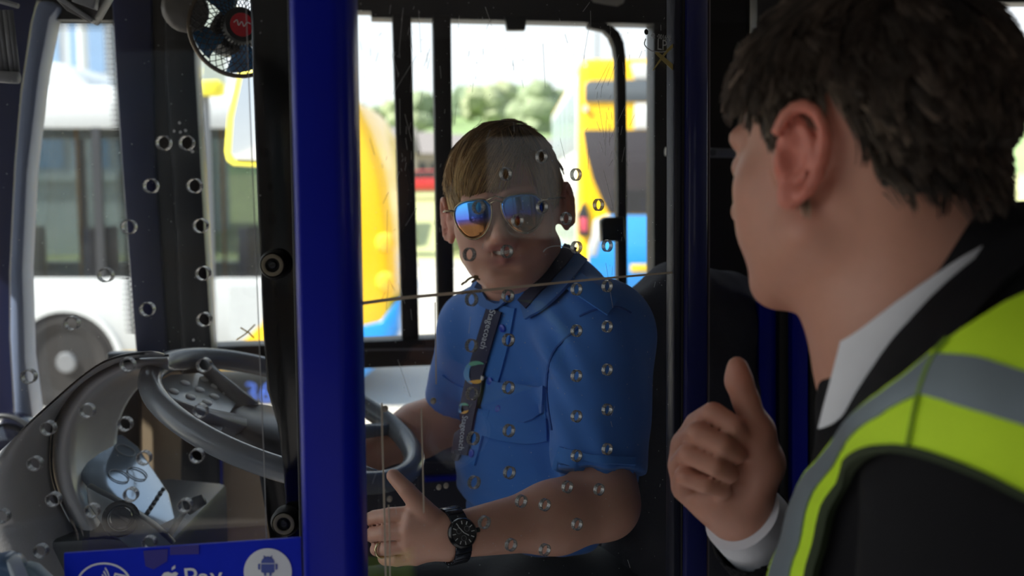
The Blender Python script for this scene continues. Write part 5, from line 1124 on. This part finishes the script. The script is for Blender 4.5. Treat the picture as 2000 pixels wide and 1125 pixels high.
# jacket
F = Field((.12, .34, 1.62), (.72, 1.10, 2.42), .0042)
F.cap(P(1875, 790, .775), P(1780, 1300, .80), .082, .126, .05)
F.cap(P(1900, 640, .74), P(2010, 790, .66), .072, .082, .05)                     # near shoulder
F.ell(P(2060, 950, .80), (.16, .12, .22), None, .06)                             # back
F.cap(P(1930, 880, .665), P(1860, 1420, .63), .080, .066, .03)                   # near sleeve
F.cap(P(1880, 780, .85), P(1930, 830, 1.0), .06, .06, .05)                      # far shoulder
colr = nrm(HM.p(0, -.035, -.04) - nb)
F.cap(P(1935, 560, .735), P(1760, 800, .76), .060, .060, .03); F.cap(P(1960, 520, .76), P(1930, 560, .74), .048, .06, .03)
F.cap(P(1760, 640, .775), P(1900, 500, .76), .056, .056, .004, sub=True)
slv = P(1515, 1085, .97); F.cap(P(1455, 1020, .945), P(1640, 1230, 1.03), .0445, .055, .01, cut=[(P(1468, 1034, .948), -nrm(EL - WR))]); F.cap(P(1400, 950, .915), P(1600, 1190, 1.01), .0405, .038, .0, sub=True)
v, q = F.mesh(2); n_ = vnormals(v, q); v = v + n_ * np.array([.004 * noise.noise((p[0] * 10, p[1] * 10, p[2] * 7)) + .0016 * noise.noise((p[0] * 30, p[1] * 30, p[2] * 14)) for p in v])[:, None]
M_suit = mat('dark_suit_cloth', lin(12, 11, 15), .85, var=.12, bump=.3, bscale=1800, spec=.25)
jk = link('jacket', mesh_np('jacket', v, q), M_suit, man, True); BJ = bvh_of(v, q)
# white shirt collar round the neck
M_ws = mat('white_shirt_cloth', lin(226, 226, 230), .7, bump=.15, bscale=1800)
F = Field((.20, .58, 1.98), (.52, .98, 2.44), .003)
v0 = [(1668, 700, .80), (1700, 690, .755), (1760, 640, .715), (1850, 560, .695), (1930, 500, .71), (1985, 462, .76)]
ca_ = [(1652, 664), (1690, 640), (1760, 585), (1850, 520), (1920, 478), (1975, 452)]; cb_ = [(1608, 836), (1652, 810), (1735, 700), (1840, 590), (1935, 515), (2010, 470)]
BN = bvh_of(*(lambda a: (a.mesh(1)))(Field((.18, .55, 1.95), (.52, 1.0, 2.45), .006).cap(HM.p(0, -.035, -.04), nb, .066, .071, .03).cap(HM.p(0, .0, -.07), P(1745, 660, .79), .051, .062, .03).cap(P(1745, 660, .79), P(1700, 850, .80), .062, .07, .03).cap(nb, P(1830, 860, .78), .085, .09, .04)))
wsc = drape(BN, loft_rows(ca_, cb_, 22, 9), .002, .004).build('shirt_collar', M_ws, man, smooth=True, auto=60)
# jacket lapel roll
drape(BJ, loft_rows([(2040, 430), (1960, 470), (1850, 570), (1740, 700), (1660, 820), (1600, 910), (1540, 1010), (1490, 1125), (1450, 1250)], [(2080, 500), (1990, 540), (1900, 640), (1800, 740), (1715, 850), (1650, 940), (1590, 1040), (1545, 1150), (1510, 1260)], 30, 6), .003, .004).build('lapel', M_suit, jk, smooth=True, auto=60)
# hi-vis vest with reflective bands
vest = thing('x', None)
bpy.data.objects.remove(vest)
up_ = [(2420, 470), (2200, 520), (2000, 600), (1925, 640), (1850, 690), (1785, 742), (1722, 790), (1662, 840), (1604, 910), (1566, 987), (1546, 1062), (1522, 1125), (1480, 1300)]
lo_ = [(2420, 1180), (2200, 1060), (2000, 955), (1925, 918), (1855, 890), (1795, 872), (1745, 870), (1712, 880), (1677, 912), (1634, 987), (1614, 1062), (1597, 1125), (1575, 1300)]
M_hv = mat('hivis_yellow', lin(206, 244, 36), .7, var=.05, bump=.3, bscale=1500)
hv = drape(BJ, loft_rows(up_, lo_, 60, 26), .006, .004).build('hi_vis_vest', M_hv, man, smooth=True, auto=60)
M_ref = mat('reflective_tape', lin(120, 130, 136), .45, metal=.3, var=.06)
drape(BJ, loft_rows([(2300, 800), (2120, 760), (2000, 738), (1920, 712), (1868, 707), (1836, 708)], [(2300, 940), (2120, 875), (2000, 832), (1920, 808), (1860, 790), (1815, 778)], 26, 8), .0105, .0012).build('shoulder_band', M_ref, hv, smooth=True, auto=60)
drape(BJ, loft_rows([(1836, 708), (1782, 752), (1724, 795), (1667, 841), (1608, 912), (1570, 987), (1550, 1062), (1528, 1125), (1486, 1300)], [(1815, 778), (1768, 800), (1738, 820), (1707, 841), (1642, 912), (1602, 987), (1585, 1062), (1565, 1125), (1535, 1300)], 30, 6), .0105, .0012).build('front_band', M_ref, hv, smooth=True, auto=60)
drape(BJ, strip_rows([(1868, 680), (1842, 712), (1815, 778), (1795, 868)], 5, 20, 3), .011, .0014).build('seam', mat('vest_seam', lin(120, 150, 30), .8), hv)
drape(BJ, strip_rows([(2420, 1184), (2200, 1064), (2000, 960), (1925, 922), (1855, 894), (1795, 877), (1747, 875), (1714, 885), (1680, 915), (1637, 988), (1617, 1064), (1600, 1126), (1578, 1300)], 16, 50, 4), .006, .006).build('armhole_binding', mat('binding_dark', lin(34, 46, 16), .8), hv, smooth=True, auto=60)
def round_drape(th0, th1, z0, z1, off, th, n=30, m=14):
    o = np.array([.43, .78]); mb = MB(); T = []; B = []
    for i in range(n):
        a = th0 + (th1 - th0) * i / (n - 1); d = np.array([math.cos(a), math.sin(a), 0]); rt = []; rb_ = []
        for k in range(m):
            z = z0 + (z1 - z0) * k / (m - 1); h = BJ.ray_cast(Vector((o[0], o[1], z)) + Vector(d) * .8, -Vector(d))
            p_ = np.array(h[0]) if h[0] is not None else np.array([o[0], o[1], z]) + d * .05; nn = np.array(h[1]) if h[0] is not None else d
            nn = nn if nn @ d > 0 else -nn; rt.append(p_ + nn * (off + th)); rb_.append(p_ + nn * (off - .001))
        T.append(rt); B.append(rb_)
    mb.grid([[*t, *b[::-1]] for t, b in zip(T, B)], closed_u=True); return mb
round_drape(-.75, 1.5, 1.72, 2.22, .0055, .004).build('back_panel', M_hv, hv, smooth=True, auto=60)
round_drape(-.75, 1.5, 2.12, 2.17, .0105, .0012, 30, 4).build('back_band', M_ref, hv, smooth=True, auto=60)
# shirt cuff at the wrist
ax_ = nrm(EL - WR); cc_ = P(1450, 1006, .943)
MB().lathe(cc_ - ax_ * .002, ax_, [(.0365, .0), (.0385, 0), (.0395, .03), (.0395, .06), (.0378, .06), (.0375, .03), (.0365, .0)], 40).build('shirt_cuff', M_ws, man, smooth=True, auto=60)
# lower body down to the floor
F = Field((.10, .50, .84), (.74, 1.14, 1.80), .012); hpm = np.array([.40, .82, 1.62])
F.ell(hpm, (.17, .15, .14), None, .05)
for s in (-1, 1):
    h0 = hpm + np.array([.07 * s, -.07 * s, -.05]); an = np.array([h0[0], h0[1], .95]); F.cap(h0, an, .085, .055, .04); F.cap((an[0], an[1], .90), (an[0] - .12, an[1] + .08, .89), .045, .035, .02)
v, q = F.mesh(2); link('trousers', mesh_np('trousers', v, q), M_suit, man, True)
